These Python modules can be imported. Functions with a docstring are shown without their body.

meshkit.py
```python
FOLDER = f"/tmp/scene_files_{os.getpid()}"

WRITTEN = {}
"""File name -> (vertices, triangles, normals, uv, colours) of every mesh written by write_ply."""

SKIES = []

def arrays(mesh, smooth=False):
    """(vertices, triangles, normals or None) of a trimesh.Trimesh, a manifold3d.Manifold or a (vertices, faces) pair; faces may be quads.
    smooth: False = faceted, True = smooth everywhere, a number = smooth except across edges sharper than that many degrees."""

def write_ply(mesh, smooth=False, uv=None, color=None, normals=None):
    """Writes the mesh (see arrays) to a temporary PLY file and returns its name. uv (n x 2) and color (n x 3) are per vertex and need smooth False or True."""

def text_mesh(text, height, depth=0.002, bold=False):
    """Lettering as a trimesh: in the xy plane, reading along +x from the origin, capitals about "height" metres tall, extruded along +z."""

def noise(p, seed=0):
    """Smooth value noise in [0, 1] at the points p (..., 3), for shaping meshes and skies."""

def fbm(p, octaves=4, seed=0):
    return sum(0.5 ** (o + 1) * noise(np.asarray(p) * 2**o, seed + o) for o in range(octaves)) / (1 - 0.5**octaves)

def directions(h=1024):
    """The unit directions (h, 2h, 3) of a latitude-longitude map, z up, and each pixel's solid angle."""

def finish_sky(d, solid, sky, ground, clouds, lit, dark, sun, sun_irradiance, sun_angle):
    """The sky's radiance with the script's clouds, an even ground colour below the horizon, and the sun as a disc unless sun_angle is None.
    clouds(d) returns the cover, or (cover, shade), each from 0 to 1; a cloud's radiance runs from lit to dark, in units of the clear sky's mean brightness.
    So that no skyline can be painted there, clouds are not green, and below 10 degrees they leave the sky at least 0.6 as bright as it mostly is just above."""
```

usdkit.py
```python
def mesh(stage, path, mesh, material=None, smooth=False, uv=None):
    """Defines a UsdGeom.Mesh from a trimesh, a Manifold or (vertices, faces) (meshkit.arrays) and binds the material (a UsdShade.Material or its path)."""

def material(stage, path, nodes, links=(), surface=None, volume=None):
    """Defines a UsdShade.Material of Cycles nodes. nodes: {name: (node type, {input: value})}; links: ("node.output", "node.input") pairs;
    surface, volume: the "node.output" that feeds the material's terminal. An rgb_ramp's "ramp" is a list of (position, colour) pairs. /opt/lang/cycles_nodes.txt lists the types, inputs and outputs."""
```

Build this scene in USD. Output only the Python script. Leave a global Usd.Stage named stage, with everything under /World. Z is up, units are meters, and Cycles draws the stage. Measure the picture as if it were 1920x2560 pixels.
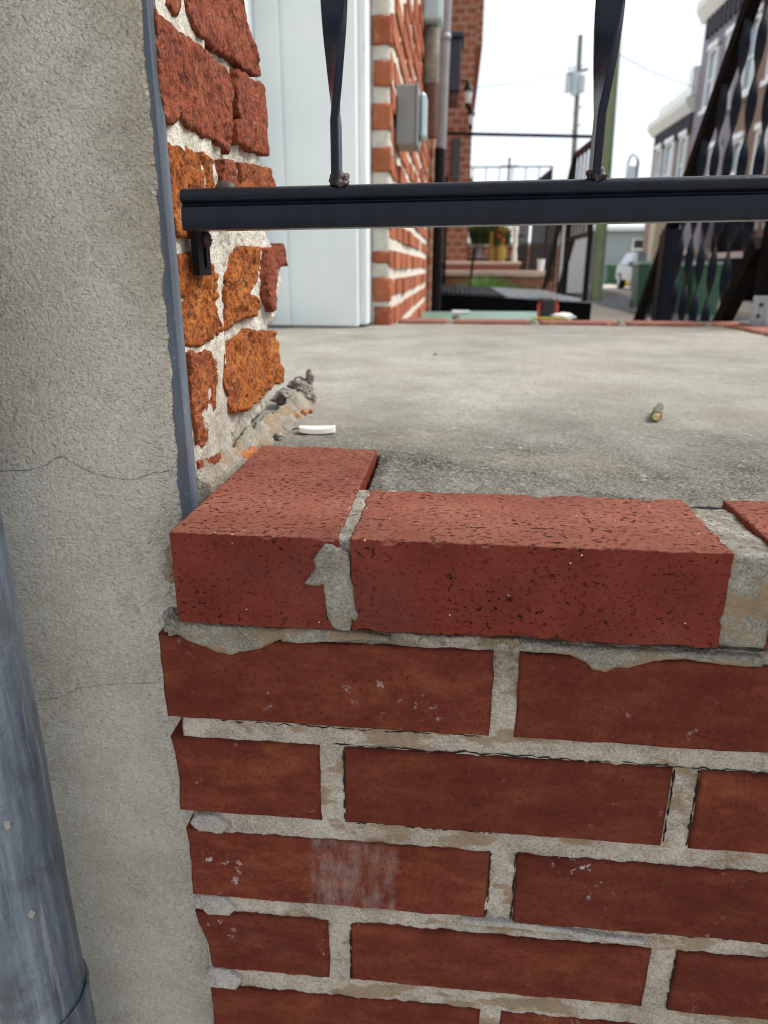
import math, random
CLOUD = 4.4  # radiance of the cloud layer before the dome's strength
import numpy as np, trimesh, shapely, usdkit, meshkit
from shapely.geometry import Polygon, Point
from scipy.spatial import Delaunay, cKDTree
from pxr import Usd, UsdGeom, UsdLux, UsdShade, Gf, Sdf

stage = Usd.Stage.CreateInMemory()
UsdGeom.SetStageUpAxis(stage, UsdGeom.Tokens.z)
UsdGeom.SetStageMetersPerUnit(stage, 1.0)
world = UsdGeom.Xform.Define(stage, '/World')
stage.SetDefaultPrim(world.GetPrim())
UsdGeom.Scope.Define(stage, '/World/Looks')
RNG = np.random.default_rng(7)
random.seed(7)

# ------------------------------------------------------------------ camera, sky, sun
CAM = np.array([0.16499, -0.35658, 0.13970])
PITCH, YAW, ROLL = math.radians(19.022), math.radians(5.394), math.radians(0.2146)
cam = UsdGeom.Camera.Define(stage, '/World/camera')
cp, sp, cy_, sy_ = math.cos(PITCH), math.sin(PITCH), math.cos(YAW), math.sin(YAW)
F_ = np.array([-sy_*cp, cy_*cp, -sp]); R0 = np.array([cy_, sy_, 0]); U0 = np.cross(R0, F_)
R_ = R0*math.cos(ROLL) + U0*math.sin(ROLL); U_ = -R0*math.sin(ROLL) + U0*math.cos(ROLL)
mm = np.eye(4); mm[0, :3] = R_; mm[1, :3] = U_; mm[2, :3] = -F_; mm[3, :3] = CAM
cam.AddTransformOp().Set(Gf.Matrix4d(mm.tolist()))
cam.CreateHorizontalApertureAttr(24.0); cam.CreateVerticalApertureAttr(32.0)
cam.CreateFocalLengthAttr(24.0*1774.8/1920)
cam.CreateClippingRangeAttr(Gf.Vec2f(0.02, 600))
cam.CreateFStopAttr(9.5); cam.CreateFocusDistanceAttr(0.40)
cam.CreateExposureAttr(2.45)

SUN_DIR = np.array([0.62, 0.22, 0.75]); SUN_DIR /= np.linalg.norm(SUN_DIR)
elev = math.asin(SUN_DIR[2]); rot = math.atan2(SUN_DIR[0], SUN_DIR[1])
usdkit.material(stage, '/World/Looks/sky', {
    's': ('sky_texture', {'sky_type': 'single_scattering', 'sun_disc': False, 'sun_elevation': elev, 'sun_rotation': rot}),
    'g': ('geometry', {}),
    'n': ('noise_texture', {'scale': 2.5, 'detail': 4.0}),
    'r': ('rgb_ramp', {'ramp': [(0.3, (CLOUD*0.92, CLOUD*0.96, CLOUD*1.02)), (0.7, (CLOUD*0.96, CLOUD*1.0, CLOUD*1.06))]}),
    'm': ('mix', {'fac': 0.86}),
    'b': ('background_shader', {'strength': 0.05})},
    [('g.position', 'n.vector'), ('n.fac', 'r.fac'), ('s.color', 'm.color1'), ('r.color', 'm.color2'), ('m.color', 'b.color')], surface='b.background')
sky = UsdLux.DomeLight.Define(stage, '/World/sky')
UsdShade.MaterialBindingAPI.Apply(sky.GetPrim()).Bind(UsdShade.Material.Get(stage, '/World/Looks/sky'))
sky.GetPrim().SetCustomDataByKey('kind', 'structure')
sky.GetPrim().SetCustomDataByKey('label', 'white overcast sky above the street'); sky.GetPrim().SetCustomDataByKey('category', 'sky')
sun = UsdLux.DistantLight.Define(stage, '/World/sun')
sun.CreateNormalizeAttr(True); sun.CreateIntensityAttr(0.27); sun.CreateAngleAttr(30.0); sun.CreateColorAttr(Gf.Vec3f(1.0, 0.95, 0.88))
zc = SUN_DIR; xc = np.cross([0, 0, 1.0], zc); xc /= np.linalg.norm(xc); yc = np.cross(zc, xc)
sm = np.eye(4); sm[0, :3] = xc; sm[1, :3] = yc; sm[2, :3] = zc
sun.AddTransformOp().Set(Gf.Matrix4d(sm.tolist()))

POLY = {'top_bit': [(0.1033, 0.2848), (0.1127, 0.2876), (0.1104, 0.2818), (0.1044, 0.2778), (0.1004, 0.2789)],
 'top': [(0.129, 0.2955), (0.2488, 0.3329), (0.255, 0.3276), (0.2601, 0.3157), (0.2688, 0.3068), (0.2834, 0.2976), (0.2902, 0.2885), (0.2669, 0.2852), (0.2378, 0.2829), (0.2117, 0.282), (0.1897, 0.28), (0.1752, 0.2785), (0.1642, 0.2805), (0.1476, 0.2792), (0.1362, 0.2811), (0.1324, 0.2859)],
 'big': [(0.0734, 0.2653), (0.0828, 0.2635), (0.0997, 0.2649), (0.1129, 0.2641), (0.1309, 0.2663), (0.1518, 0.2668), (0.1703, 0.2659), (0.1868, 0.2675), (0.2019, 0.268), (0.2079, 0.2653), (0.2081, 0.2558), (0.2062, 0.2433), (0.2048, 0.2309), (0.1979, 0.2206), (0.1895, 0.223), (0.1764, 0.2222), (0.1604, 0.2232), (0.1411, 0.2218), (0.127, 0.2222), (0.1119, 0.2218), (0.1046, 0.224), (0.1008, 0.2273), (0.0906, 0.2225), (0.0855, 0.2192), (0.0767, 0.2179), (0.0731, 0.2231), (0.0714, 0.231), (0.0712, 0.2436), (0.0718, 0.2553)],
 'half': [(0.2217, 0.2713), (0.2432, 0.2729), (0.2762, 0.2768), (0.3035, 0.2798), (0.3117, 0.2737), (0.3127, 0.2625), (0.3144, 0.2483), (0.3149, 0.2343), (0.2844, 0.2315), (0.255, 0.2294), (0.2314, 0.2306), (0.2184, 0.228), (0.2182, 0.238), (0.2264, 0.2419), (0.2186, 0.2505), (0.2174, 0.2625)],
 'orange_rail': [(0.0754, 0.2016), (0.0933, 0.2031), (0.1081, 0.2062), (0.1194, 0.2046), (0.1354, 0.2056), (0.1518, 0.2032), (0.1541, 0.1965), (0.1559, 0.1903), (0.1511, 0.1833), (0.1262, 0.1745), (0.1013, 0.1716), (0.0859, 0.1669), (0.0756, 0.1658), (0.0768, 0.1811), (0.076, 0.1929)],
 'orange_small': [(0.0778, 0.1649), (0.0999, 0.1683), (0.1002, 0.1602), (0.0779, 0.1592)],
 'sliver': [(0.1793, 0.2072), (0.2072, 0.2099), (0.2104, 0.2026), (0.2174, 0.1962), (0.2167, 0.1862), (0.176, 0.183), (0.1766, 0.1953)],
 'right_rail': [(0.2325, 0.2117), (0.2632, 0.2147), (0.2937, 0.2161), (0.3241, 0.2189), (0.3362, 0.2085), (0.3375, 0.1959), (0.2298, 0.1873), (0.2342, 0.2026)],
 'orange_left': [(0.0799, 0.1428), (0.1016, 0.1453), (0.1224, 0.1432), (0.133, 0.1397), (0.1395, 0.1335), (0.1407, 0.1248), (0.1392, 0.1148), (0.1451, 0.1043), (0.1545, 0.0984), (0.1309, 0.097), (0.1033, 0.0939), (0.0803, 0.0961), (0.0779, 0.1065), (0.0783, 0.1222), (0.0784, 0.1342)],
 'orange_mid': [(0.2088, 0.1501), (0.2385, 0.1516), (0.2587, 0.151), (0.2534, 0.1398), (0.2486, 0.1308), (0.2329, 0.1252), (0.2339, 0.1163), (0.2565, 0.1108), (0.252, 0.1041), (0.2063, 0.1031), (0.1853, 0.1002), (0.1705, 0.0985), (0.1778, 0.1103), (0.1773, 0.1184), (0.1774, 0.1291), (0.1916, 0.1397)],
 'red_right': [(0.2936, 0.1509), (0.3371, 0.155), (0.3608, 0.1564), (0.3704, 0.1505), (0.367, 0.1452), (0.3429, 0.145), (0.323, 0.1399), (0.3161, 0.1233), (0.3093, 0.1068), (0.2947, 0.105), (0.2796, 0.1146), (0.2838, 0.1351)],
 'orange_low': [(0.1629, 0.0834), (0.1901, 0.0842), (0.2235, 0.0878), (0.3069, 0.0798), (0.3153, 0.0639), (0.3254, 0.0463), (0.3221, 0.0375), (0.2989, 0.0382), (0.2495, 0.0365), (0.1951, 0.0339), (0.16, 0.0389), (0.16, 0.0498), (0.1511, 0.0583), (0.1587, 0.0755)],
 'left_low': [(0.0823, 0.0858), (0.1022, 0.0829), (0.1216, 0.0832), (0.1398, 0.0807), (0.1334, 0.0719), (0.1281, 0.0579), (0.1233, 0.0465), (0.1163, 0.0288), (0.1085, 0.0272), (0.0861, 0.0311), (0.0833, 0.0452), (0.0831, 0.0664)],
 'red_base': [(0.0867, 0.0146), (0.1047, 0.0111), (0.1212, 0.0095), (0.1217, 0.0022), (0.1134, -0.0054), (0.0868, -0.0057), (0.0855, 0.0002)],
 'edge': [(0.2488, 0.3329), (0.255, 0.3276), (0.2601, 0.3157), (0.2713, 0.3062), (0.2877, 0.2986), (0.2902, 0.2885), (0.284, 0.2811), (0.3055, 0.2802), (0.313, 0.274), (0.3149, 0.2343), (0.3091, 0.2284), (0.3123, 0.2213), (0.3276, 0.2193), (0.3377, 0.2086), (0.3325, 0.1891), (0.3194, 0.1699), (0.3341, 0.1591), (0.3707, 0.1566), (0.3684, 0.1257), (0.3598, 0.1062), (0.3443, 0.1025), (0.3467, 0.0889), (0.3027, 0.0843), (0.3076, 0.0753), (0.3191, 0.0635), (0.3252, 0.0371), (0.3036, 0.0312), (0.2964, 0.0178), (0.2714, 0.01), (0.2376, 0.01), (0.2235, 0.003), (0.2099, -0.0038), (0.1854, -0.0106)],
 'smear_lens': [(0.002, -0.0587), (0.0056, -0.0554), (0.0122, -0.0569), (0.0222, -0.0573), (0.0398, -0.0581), (0.0617, -0.0584), (0.0747, -0.0595), (0.0723, -0.0657), (0.0656, -0.0691), (0.0565, -0.0727), (0.0475, -0.0757), (0.0384, -0.0781), (0.0317, -0.0772), (0.0252, -0.0739), (0.0154, -0.0708), (0.0079, -0.0663), (0.0035, -0.0659)],
 'smear_joint': [(0.0989, -0.0031), (0.1033, -0.0033), (0.1057, -0.0054), (0.1112, -0.0081), (0.1121, -0.0137), (0.1127, -0.0223), (0.1138, -0.0293), (0.1149, -0.0364), (0.1157, -0.0426), (0.1169, -0.0462), (0.1148, -0.05), (0.1136, -0.0473), (0.1122, -0.0556), (0.1056, -0.056), (0.1019, -0.0539), (0.1003, -0.0498), (0.0992, -0.0426), (0.0981, -0.0363), (0.0975, -0.0274), (0.093, -0.0287), (0.0869, -0.0279), (0.0899, -0.0234), (0.0933, -0.018), (0.0926, -0.0128), (0.0952, -0.0075)],
 'smear_right': [(0.2086, -0.059), (0.2363, -0.0609), (0.2664, -0.0609), (0.2962, -0.0609), (0.3158, -0.0609), (0.3392, -0.0612), (0.3409, -0.068), (0.3268, -0.0683), (0.3098, -0.0665), (0.2948, -0.065), (0.2852, -0.0674), (0.2775, -0.0696), (0.2707, -0.0724), (0.2627, -0.0729), (0.2571, -0.0768), (0.2497, -0.0749), (0.2463, -0.0709), (0.2368, -0.067), (0.2244, -0.0658), (0.2101, -0.066)],
 'smear_top_mid': [(0.0728, -0.0578), (0.098, -0.0578), (0.1147, -0.0582), (0.1346, -0.0608), (0.1346, -0.0646), (0.1146, -0.0648), (0.0978, -0.0662), (0.0809, -0.0677), (0.0707, -0.0673)],
 'smear_c4': [(0.1828, -0.2735), (0.2215, -0.2731), (0.2455, -0.2743), (0.2539, -0.275), (0.2614, -0.2789), (0.2674, -0.2799), (0.2743, -0.2774), (0.2826, -0.278), (0.3036, -0.2771), (0.302, -0.2741), (0.2666, -0.2719), (0.2307, -0.268), (0.1825, -0.2679)],
 'crack_a': [(-0.1249, 0.0142), (-0.1136, 0.0149), (-0.1041, 0.0156), (-0.0962, 0.0175), (-0.0898, 0.0202), (-0.0851, 0.0237), (-0.0798, 0.0255), (-0.076, 0.0227), (-0.0698, 0.0196), (-0.0635, 0.0164), (-0.0571, 0.0141), (-0.049, 0.0123), (-0.0383, 0.011), (-0.0298, 0.0129), (-0.0237, 0.0156), (-0.0153, 0.0171), (-0.0069, 0.019)],
 'crack_b': [(-0.1264, -0.1585), (-0.1115, -0.1551), (-0.1021, -0.1508), (-0.0938, -0.146), (-0.0837, -0.1438), (-0.0705, -0.1415), (-0.0552, -0.1394), (-0.0445, -0.1385), (-0.0338, -0.1374)],
 'bead_edge': [(0.0003, 0.2696), (-0.0004, 0.249), (-0.0007, 0.2277), (-0.0013, 0.2055), (-0.001, 0.1824), (-0.0011, 0.1584), (-0.0009, 0.1436), (-0.0013, 0.1284), (-0.0022, 0.1022), (-0.0029, 0.0805), (-0.003, 0.0522), (-0.0022, 0.0288), (-0.0026, -0.0017), (-0.0031, -0.0144)]}

# ------------------------------------------------------------------ scene tree helpers
used = {}
def numbered(parent, name):
    k = used.get((parent, name), 0); used[(parent, name)] = k + 1
    return name if k == 0 else f'{name}_{k:03d}'
BASE = {}
def thing(name, label, cat, base=(0, 0, 0), group=None, kind=None):
    path = '/World/' + numbered('/World', name)
    x = UsdGeom.Xform.Define(stage, path); x.AddTranslateOp().Set(Gf.Vec3d(*map(float, base)))
    p = x.GetPrim(); p.SetCustomDataByKey('label', label); p.SetCustomDataByKey('category', cat)
    if group: p.SetCustomDataByKey('group', group)
    if kind: p.SetCustomDataByKey('kind', kind)
    BASE[path] = np.array(base, float)
    return path
def part(parent, name, mesh, material, smooth=30, label=None, kind=None):
    """A child mesh; the mesh is given in world coordinates."""
    base = BASE[parent]
    v, f = (np.array(mesh.vertices), np.array(mesh.faces)) if isinstance(mesh, trimesh.Trimesh) else (np.array(mesh[0], float), np.array(mesh[1]))
    if len(v) > 40000 and smooth not in (True, False): smooth = True
    path = parent + '/' + numbered(parent, name)
    m = usdkit.mesh(stage, path, (v - base, f), material, smooth=smooth)
    BASE[path] = base
    if label: m.GetPrim().SetCustomDataByKey('label', label)
    if kind: m.GetPrim().SetCustomDataByKey('kind', kind)
    return path
def lone(name, mesh, material, label, cat, smooth=30, group=None, kind=None):
    v = np.array(mesh.vertices if isinstance(mesh, trimesh.Trimesh) else mesh[0], float); f = np.array(mesh.faces if isinstance(mesh, trimesh.Trimesh) else mesh[1])
    base = np.array([(v[:, 0].min()+v[:, 0].max())/2, (v[:, 1].min()+v[:, 1].max())/2, v[:, 2].min()])
    if kind == 'structure': base = np.zeros(3)
    path = '/World/' + numbered('/World', name)
    m = usdkit.mesh(stage, path, (v - base, f), material, smooth=smooth)
    UsdGeom.Xformable(m).AddTranslateOp().Set(Gf.Vec3d(*base.tolist()))
    p = m.GetPrim(); p.SetCustomDataByKey('label', label); p.SetCustomDataByKey('category', cat)
    if group: p.SetCustomDataByKey('group', group)
    if kind: p.SetCustomDataByKey('kind', kind)
    return path
def copy_of(path, name, label, cat, base, rotz=0, group=None):
    p2 = '/World/' + numbered('/World', name)
    x = UsdGeom.Xform.Define(stage, p2)
    p = x.GetPrim(); p.GetReferences().AddInternalReference(path); p.SetInstanceable(True)
    ops = x.GetOrderedXformOps()
    xf = UsdGeom.Xformable(p); xf.ClearXformOpOrder()
    t = p.GetAttribute('xformOp:translate')
    xf.AddTranslateOp().Set(Gf.Vec3d(*map(float, base)))
    if rotz: xf.AddRotateZOp().Set(float(rotz))
    p.SetCustomDataByKey('label', label); p.SetCustomDataByKey('category', cat)
    if group: p.SetCustomDataByKey('group', group)
    return p2

# ------------------------------------------------------------------ mesh helpers
cat_ = trimesh.util.concatenate
def box(x0, x1, y0, y1, z0, z1):
    b = trimesh.creation.box((abs(x1-x0), abs(y1-y0), abs(z1-z0))); b.apply_translation(((x0+x1)/2, (y0+y1)/2, (z0+z1)/2)); return b
def cbox(x0, x1, y0, y1, z0, z1, c):
    """A box with chamfered edges."""
    lo, hi = np.minimum([x0, y0, z0], [x1, y1, z1]), np.maximum([x0, y0, z0], [x1, y1, z1])
    c = min(c, 0.45*float((hi-lo).min())); P = []
    for k in range(3):
        for s in np.ndindex(2, 2, 2):
            p = np.array([hi[i] if s[i] else lo[i] for i in range(3)], float)
            for i in range(3):
                if i != k: p[i] += c if not s[i] else -c
            P.append(p)
    return trimesh.convex.convex_hull(np.array(P))
def hull(P): return trimesh.convex.convex_hull(np.array(P, float))
def tube(pts, r, n=8, caps=True):
    pts = np.array(pts, float); k = len(pts); r = np.broadcast_to(np.asarray(r, float), (k,))
    T = np.gradient(pts, axis=0); T /= np.linalg.norm(T, axis=1, keepdims=True)
    ref = np.array([0, 0, 1.0]) if abs(T[0][2]) < 0.9 else np.array([1.0, 0, 0])
    V = []
    for i in range(k):
        a = np.cross(T[i], ref); a /= np.linalg.norm(a); b = np.cross(T[i], a); ref = np.cross(a, T[i]) if False else ref
        th = np.arange(n)*2*math.pi/n
        V.append(pts[i] + r[i]*(np.cos(th)[:, None]*a + np.sin(th)[:, None]*b))
    V = np.vstack(V); Fs = []
    for i in range(k-1):
        for j in range(n):
            a, b = i*n+j, i*n+(j+1) % n; c, d = a+n, b+n
            Fs += [(a, c, b), (b, c, d)]
    if caps:
        V = np.vstack([V, pts[0], pts[-1]])
        for j in range(n):
            Fs += [(j, (j+1) % n, len(V)-2), ((k-1)*n+(j+1) % n, (k-1)*n+j, len(V)-1)]
    m = trimesh.Trimesh(V, np.array(Fs), process=False)
    return m
def vcyl(x, y, z0, z1, r, n=16, r1=None):
    return tube([(x, y, z0), (x, y, (z0+z1)/2), (x, y, z1)], [r, (r+(r1 or r))/2, r1 or r], n)
def profile_x(prof, x0, x1, dz=0.0, segs=2):
    """Extrude a closed (y, z) profile along x, rising by dz."""
    prof = np.array(prof, float); n = len(prof); V = []; Fs = []
    for i in range(segs+1):
        t = i/segs; V.append(np.column_stack([np.full(n, x0+(x1-x0)*t), prof[:, 0], prof[:, 1]+dz*t]))
    V = np.vstack(V)
    for i in range(segs):
        for j in range(n):
            a, b = i*n+j, i*n+(j+1) % n; Fs += [(a, b, a+n), (b, b+n, a+n)]
    c0, c1 = len(V), len(V)+1
    V = np.vstack([V, V[:n].mean(0), V[-n-0:].mean(0) if False else V[segs*n:segs*n+n].mean(0)])
    for j in range(n):
        Fs += [((j+1) % n, j, c0), (segs*n+j, segs*n+(j+1) % n, c1)]
    return trimesh.Trimesh(V, np.array(Fs), process=False)
def beam(p, q, w, t, up=(0, 0, 1)):
    """A rectangular bar from p to q: w wide (sideways), t thick."""
    p, q = np.array(p, float), np.array(q, float); d = q-p; L = np.linalg.norm(d); d /= L
    a = np.cross(d, up); a = a/np.linalg.norm(a) if np.linalg.norm(a) > 1e-6 else np.array([1.0, 0, 0]); b = np.cross(a, d)
    P = [o + sa*a*w/2 + sb*b*t/2 for o in (p, q) for sa in (-1, 1) for sb in (-1, 1)]
    return hull(P)
def rock(c, r, seed, sub=2, amp=0.5, squash=(1, 1, 1)):
    m = trimesh.creation.icosphere(sub, 1.0); v = m.vertices
    d = 1 + amp*(meshkit.fbm(v*1.6+seed*7.3, 3, seed)-0.5)*2
    m.vertices = v*d[:, None]*np.array(squash)*r + np.array(c); return m
def rag(poly, amp, scale, seed, step):
    """Densify a polygon's outline and make it ragged."""
    ring = np.array(shapely.segmentize(Polygon(poly), step).exterior.coords)[:-1]
    P3 = np.column_stack([ring*scale, np.full(len(ring), seed*3.1)])
    dx = meshkit.fbm(P3, 3, seed)-0.5; dy = meshkit.fbm(P3+50, 3, seed+9)-0.5
    out = Polygon(ring + np.column_stack([dx, dy])*2*amp)
    if not out.is_valid: out = out.buffer(0)
    if out.geom_type != 'Polygon': out = max(out.geoms, key=lambda g: g.area)
    return out
def relief(poly, O, ex, ey, n, h=0.0014, lift=0.0, round_r=0.003, round_d=0.003, bumps=((60, 0.0012),), back=0.02, seed=0, tilt=(0, 0), ragged=(0.0012, 120), hfun=None):
    """A slab with the outline poly (2-D, in the plane O, ex, ey), its face carrying real relief towards n, edges rounded, sides going back."""
    O, ex, ey, n = (np.array(a, float) for a in (O, ex, ey, n))
    pg = rag(poly, ragged[0], ragged[1], seed, h*1.5) if ragged else Polygon(poly)
    pg = pg.simplify(h*0.15)
    ring = np.array(shapely.segmentize(pg, h*0.8).exterior.coords)[:-1]
    if not pg.exterior.is_ccw: ring = ring[::-1]
    x0, y0, x1, y1 = pg.bounds
    gx, gy = np.meshgrid(np.arange(x0, x1, h), np.arange(y0, y1, h*0.9)); gx[1::2] += h/2
    g = np.column_stack([gx.ravel(), gy.ravel()])
    inner = pg.buffer(-h*0.7)
    g = g[shapely.contains_xy(inner, g[:, 0], g[:, 1])]
    P = np.vstack([ring, g]); tri = Delaunay(P).simplices
    cc = P[tri].mean(1); tri = tri[shapely.contains_xy(pg, cc[:, 0], cc[:, 1])]
    a = P[tri]; area = (a[:, 1, 0]-a[:, 0, 0])*(a[:, 2, 1]-a[:, 0, 1])-(a[:, 1, 1]-a[:, 0, 1])*(a[:, 2, 0]-a[:, 0, 0])
    tri[area < 0] = tri[area < 0][:, ::-1]
    d = cKDTree(ring).query(P)[0]; d[:len(ring)] = 0
    z = lift - round_d*(1-np.clip(d/round_r, 0, 1))**2
    for i, (sc, am) in enumerate(bumps):
        z = z + am*2*(meshkit.fbm(np.column_stack([P*sc, np.full(len(P), seed*1.7+i*11)]), 4, seed+i)-0.5)
    c = P.mean(0); z = z + (P-c)@np.array(tilt)
    if hfun is not None: z = z + hfun(P)
    V = O + P[:, :1]*ex + P[:, 1:]*ey + z[:, None]*n
    k = len(ring); Vb = O + ring[:, :1]*ex + ring[:, 1:]*ey + (-back)*n
    V2 = np.vstack([V, Vb]); m = len(V); q = np.arange(k); r = (q+1) % k
    side = np.vstack([np.column_stack([q, m+q, r]), np.column_stack([r, m+q, m+r])])
    tri = np.vstack([tri, side])
    if np.dot(np.cross(ex, ey), n) < 0: tri = tri[:, ::-1]
    return trimesh.Trimesh(V2, tri, process=False)
def rect(x0, x1, y0, y1): return [(x0, y0), (x1, y0), (x1, y1), (x0, y1)]
def rough_box(lo, hi, h, r=0.0015, chip=0.004, amp=0.0004, seed=0, chip_scale=60):
    """A brick: a box on a fine grid with rounded, chipped edges and slight waviness."""
    lo, hi = np.array(lo, float), np.array(hi, float); c, s = (lo+hi)/2, (hi-lo)/2
    n = np.maximum(2, np.round((hi-lo)/h).astype(int)); Vs, Fs, off = [], [], 0
    for ax in range(3):
        u, w = [(1, 2), (2, 0), (0, 1)][ax]
        for sg in (-1, 1):
            a, b = np.meshgrid(np.linspace(-1, 1, n[u]+1), np.linspace(-1, 1, n[w]+1), indexing='ij')
            P = np.zeros(a.shape+(3,)); P[..., ax] = sg; P[..., u] = a; P[..., w] = b
            i, j = np.meshgrid(np.arange(n[u]), np.arange(n[w]), indexing='ij'); k = i*(n[w]+1)+j; K = n[w]+1
            q = np.stack([k, k+K, k+K+1, k], -1).reshape(-1, 4); q2 = np.stack([k, k+K+1, k+1], -1).reshape(-1, 3)
            f = np.vstack([q[:, :3], q2]); f = f if sg > 0 else f[:, ::-1]
            Vs.append(P.reshape(-1, 3)*s); Fs.append(f+off); off += P.size//3
    m = trimesh.Trimesh(np.vstack(Vs), np.vstack(Fs), process=False); m.merge_vertices(digits_vertex=6)
    p = np.array(m.vertices); W3 = (p+c)
    ch = np.clip((meshkit.fbm(W3*chip_scale, 4, seed)-0.50)/0.28, 0, 1)**1.3
    rr = (r + chip*ch)[:, None]; rr = np.minimum(rr, s.min()*0.8)
    q = np.clip(p, -s+rr, s-rr); d = p-q; L = np.linalg.norm(d, axis=1, keepdims=True)
    p = q + d/np.maximum(L, 1e-9)*rr
    nn = d/np.maximum(L, 1e-9)
    p = p + nn*(amp*2*(meshkit.fbm(W3*45, 3, seed+3)-0.5))[:, None] + nn*(amp*1.2*(meshkit.noise(W3*400, seed+5)-0.5))[:, None]
    m.vertices = p + c; return m

# ------------------------------------------------------------------ material helpers
class Net:
    def __init__(self): self.nodes, self.links = {}, []
    def __call__(self, kind, **inp):
        name = f'n{len(self.nodes)}'; vals = {}
        for k, v in inp.items():
            if isinstance(v, str) and '.' in v and v.split('.')[0] in self.nodes: self.links.append((v, f'{name}.{k}'))
            else: vals[k] = v
        self.nodes[name] = (kind, vals); return name
    def pos(self, scale=None):
        p = self('geometry') + '.position'
        if scale is not None: p = self('mapping', vector=p, scale=tuple(scale)) + '.vector'
        return p
    def noise(self, scale, vector=None, detail=3.0, rough=0.55, w=None, dist=0.0, out='fac'):
        kw = dict(scale=scale, detail=detail, roughness=rough, distortion=dist)
        kw['vector'] = vector if vector else self.pos()
        if w: kw.update(dimensions='4D', w=w)
        return self('noise_texture', **kw) + '.' + out
    def rnd(self, k=40.0): return self('math', math_type='multiply', value1=self('object_info')+'.random', value2=k) + '.value'
    def ramp(self, fac, stops): return self('rgb_ramp', fac=fac, ramp=stops) + '.color'
    def step(self, fac, a, b): return self('map_range', value=fac, from_min=a, from_max=b, to_min=0.0, to_max=1.0, clamp=True) + '.result'
    def mix(self, fac, a, b, kind='mix'): return self('mix', mix_type=kind, fac=fac, color1=a, color2=b) + '.color'
    def mul(self, a, b): return self('math', math_type='multiply', value1=a, value2=b) + '.value'
    def add(self, a, b): return self('math', math_type='add', value1=a, value2=b) + '.value'
    def bump(self, h, dist, strength=1.0, normal=None):
        kw = dict(height=h, distance=dist, strength=strength)
        if normal: kw['normal'] = normal
        return self('bump', **kw) + '.normal'
def mat(name, fn):
    n = Net(); out = fn(n)
    return usdkit.material(stage, '/World/Looks/'+name, n.nodes, n.links, surface=out)
def plain(name, col, rough=0.6, metallic=0.0, var=0.15, scale=12.0, bump=0.0, bscale=80.0, spec=0.5):
    def fn(n):
        w = n.rnd(); f = n.noise(scale, w=w, detail=4.0)
        c = n.ramp(f, [(0.3, tuple(x*(1-var) for x in col)), (0.7, tuple(x*(1+var) for x in col))])
        kw = dict(base_color=c, roughness=rough, metallic=metallic, specular_ior_level=spec)
        if bump: kw['normal'] = n.bump(n.noise(bscale, detail=3.0), bump)
        return n('principled_bsdf', **kw)+'.BSDF'
    return mat(name, fn)

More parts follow.
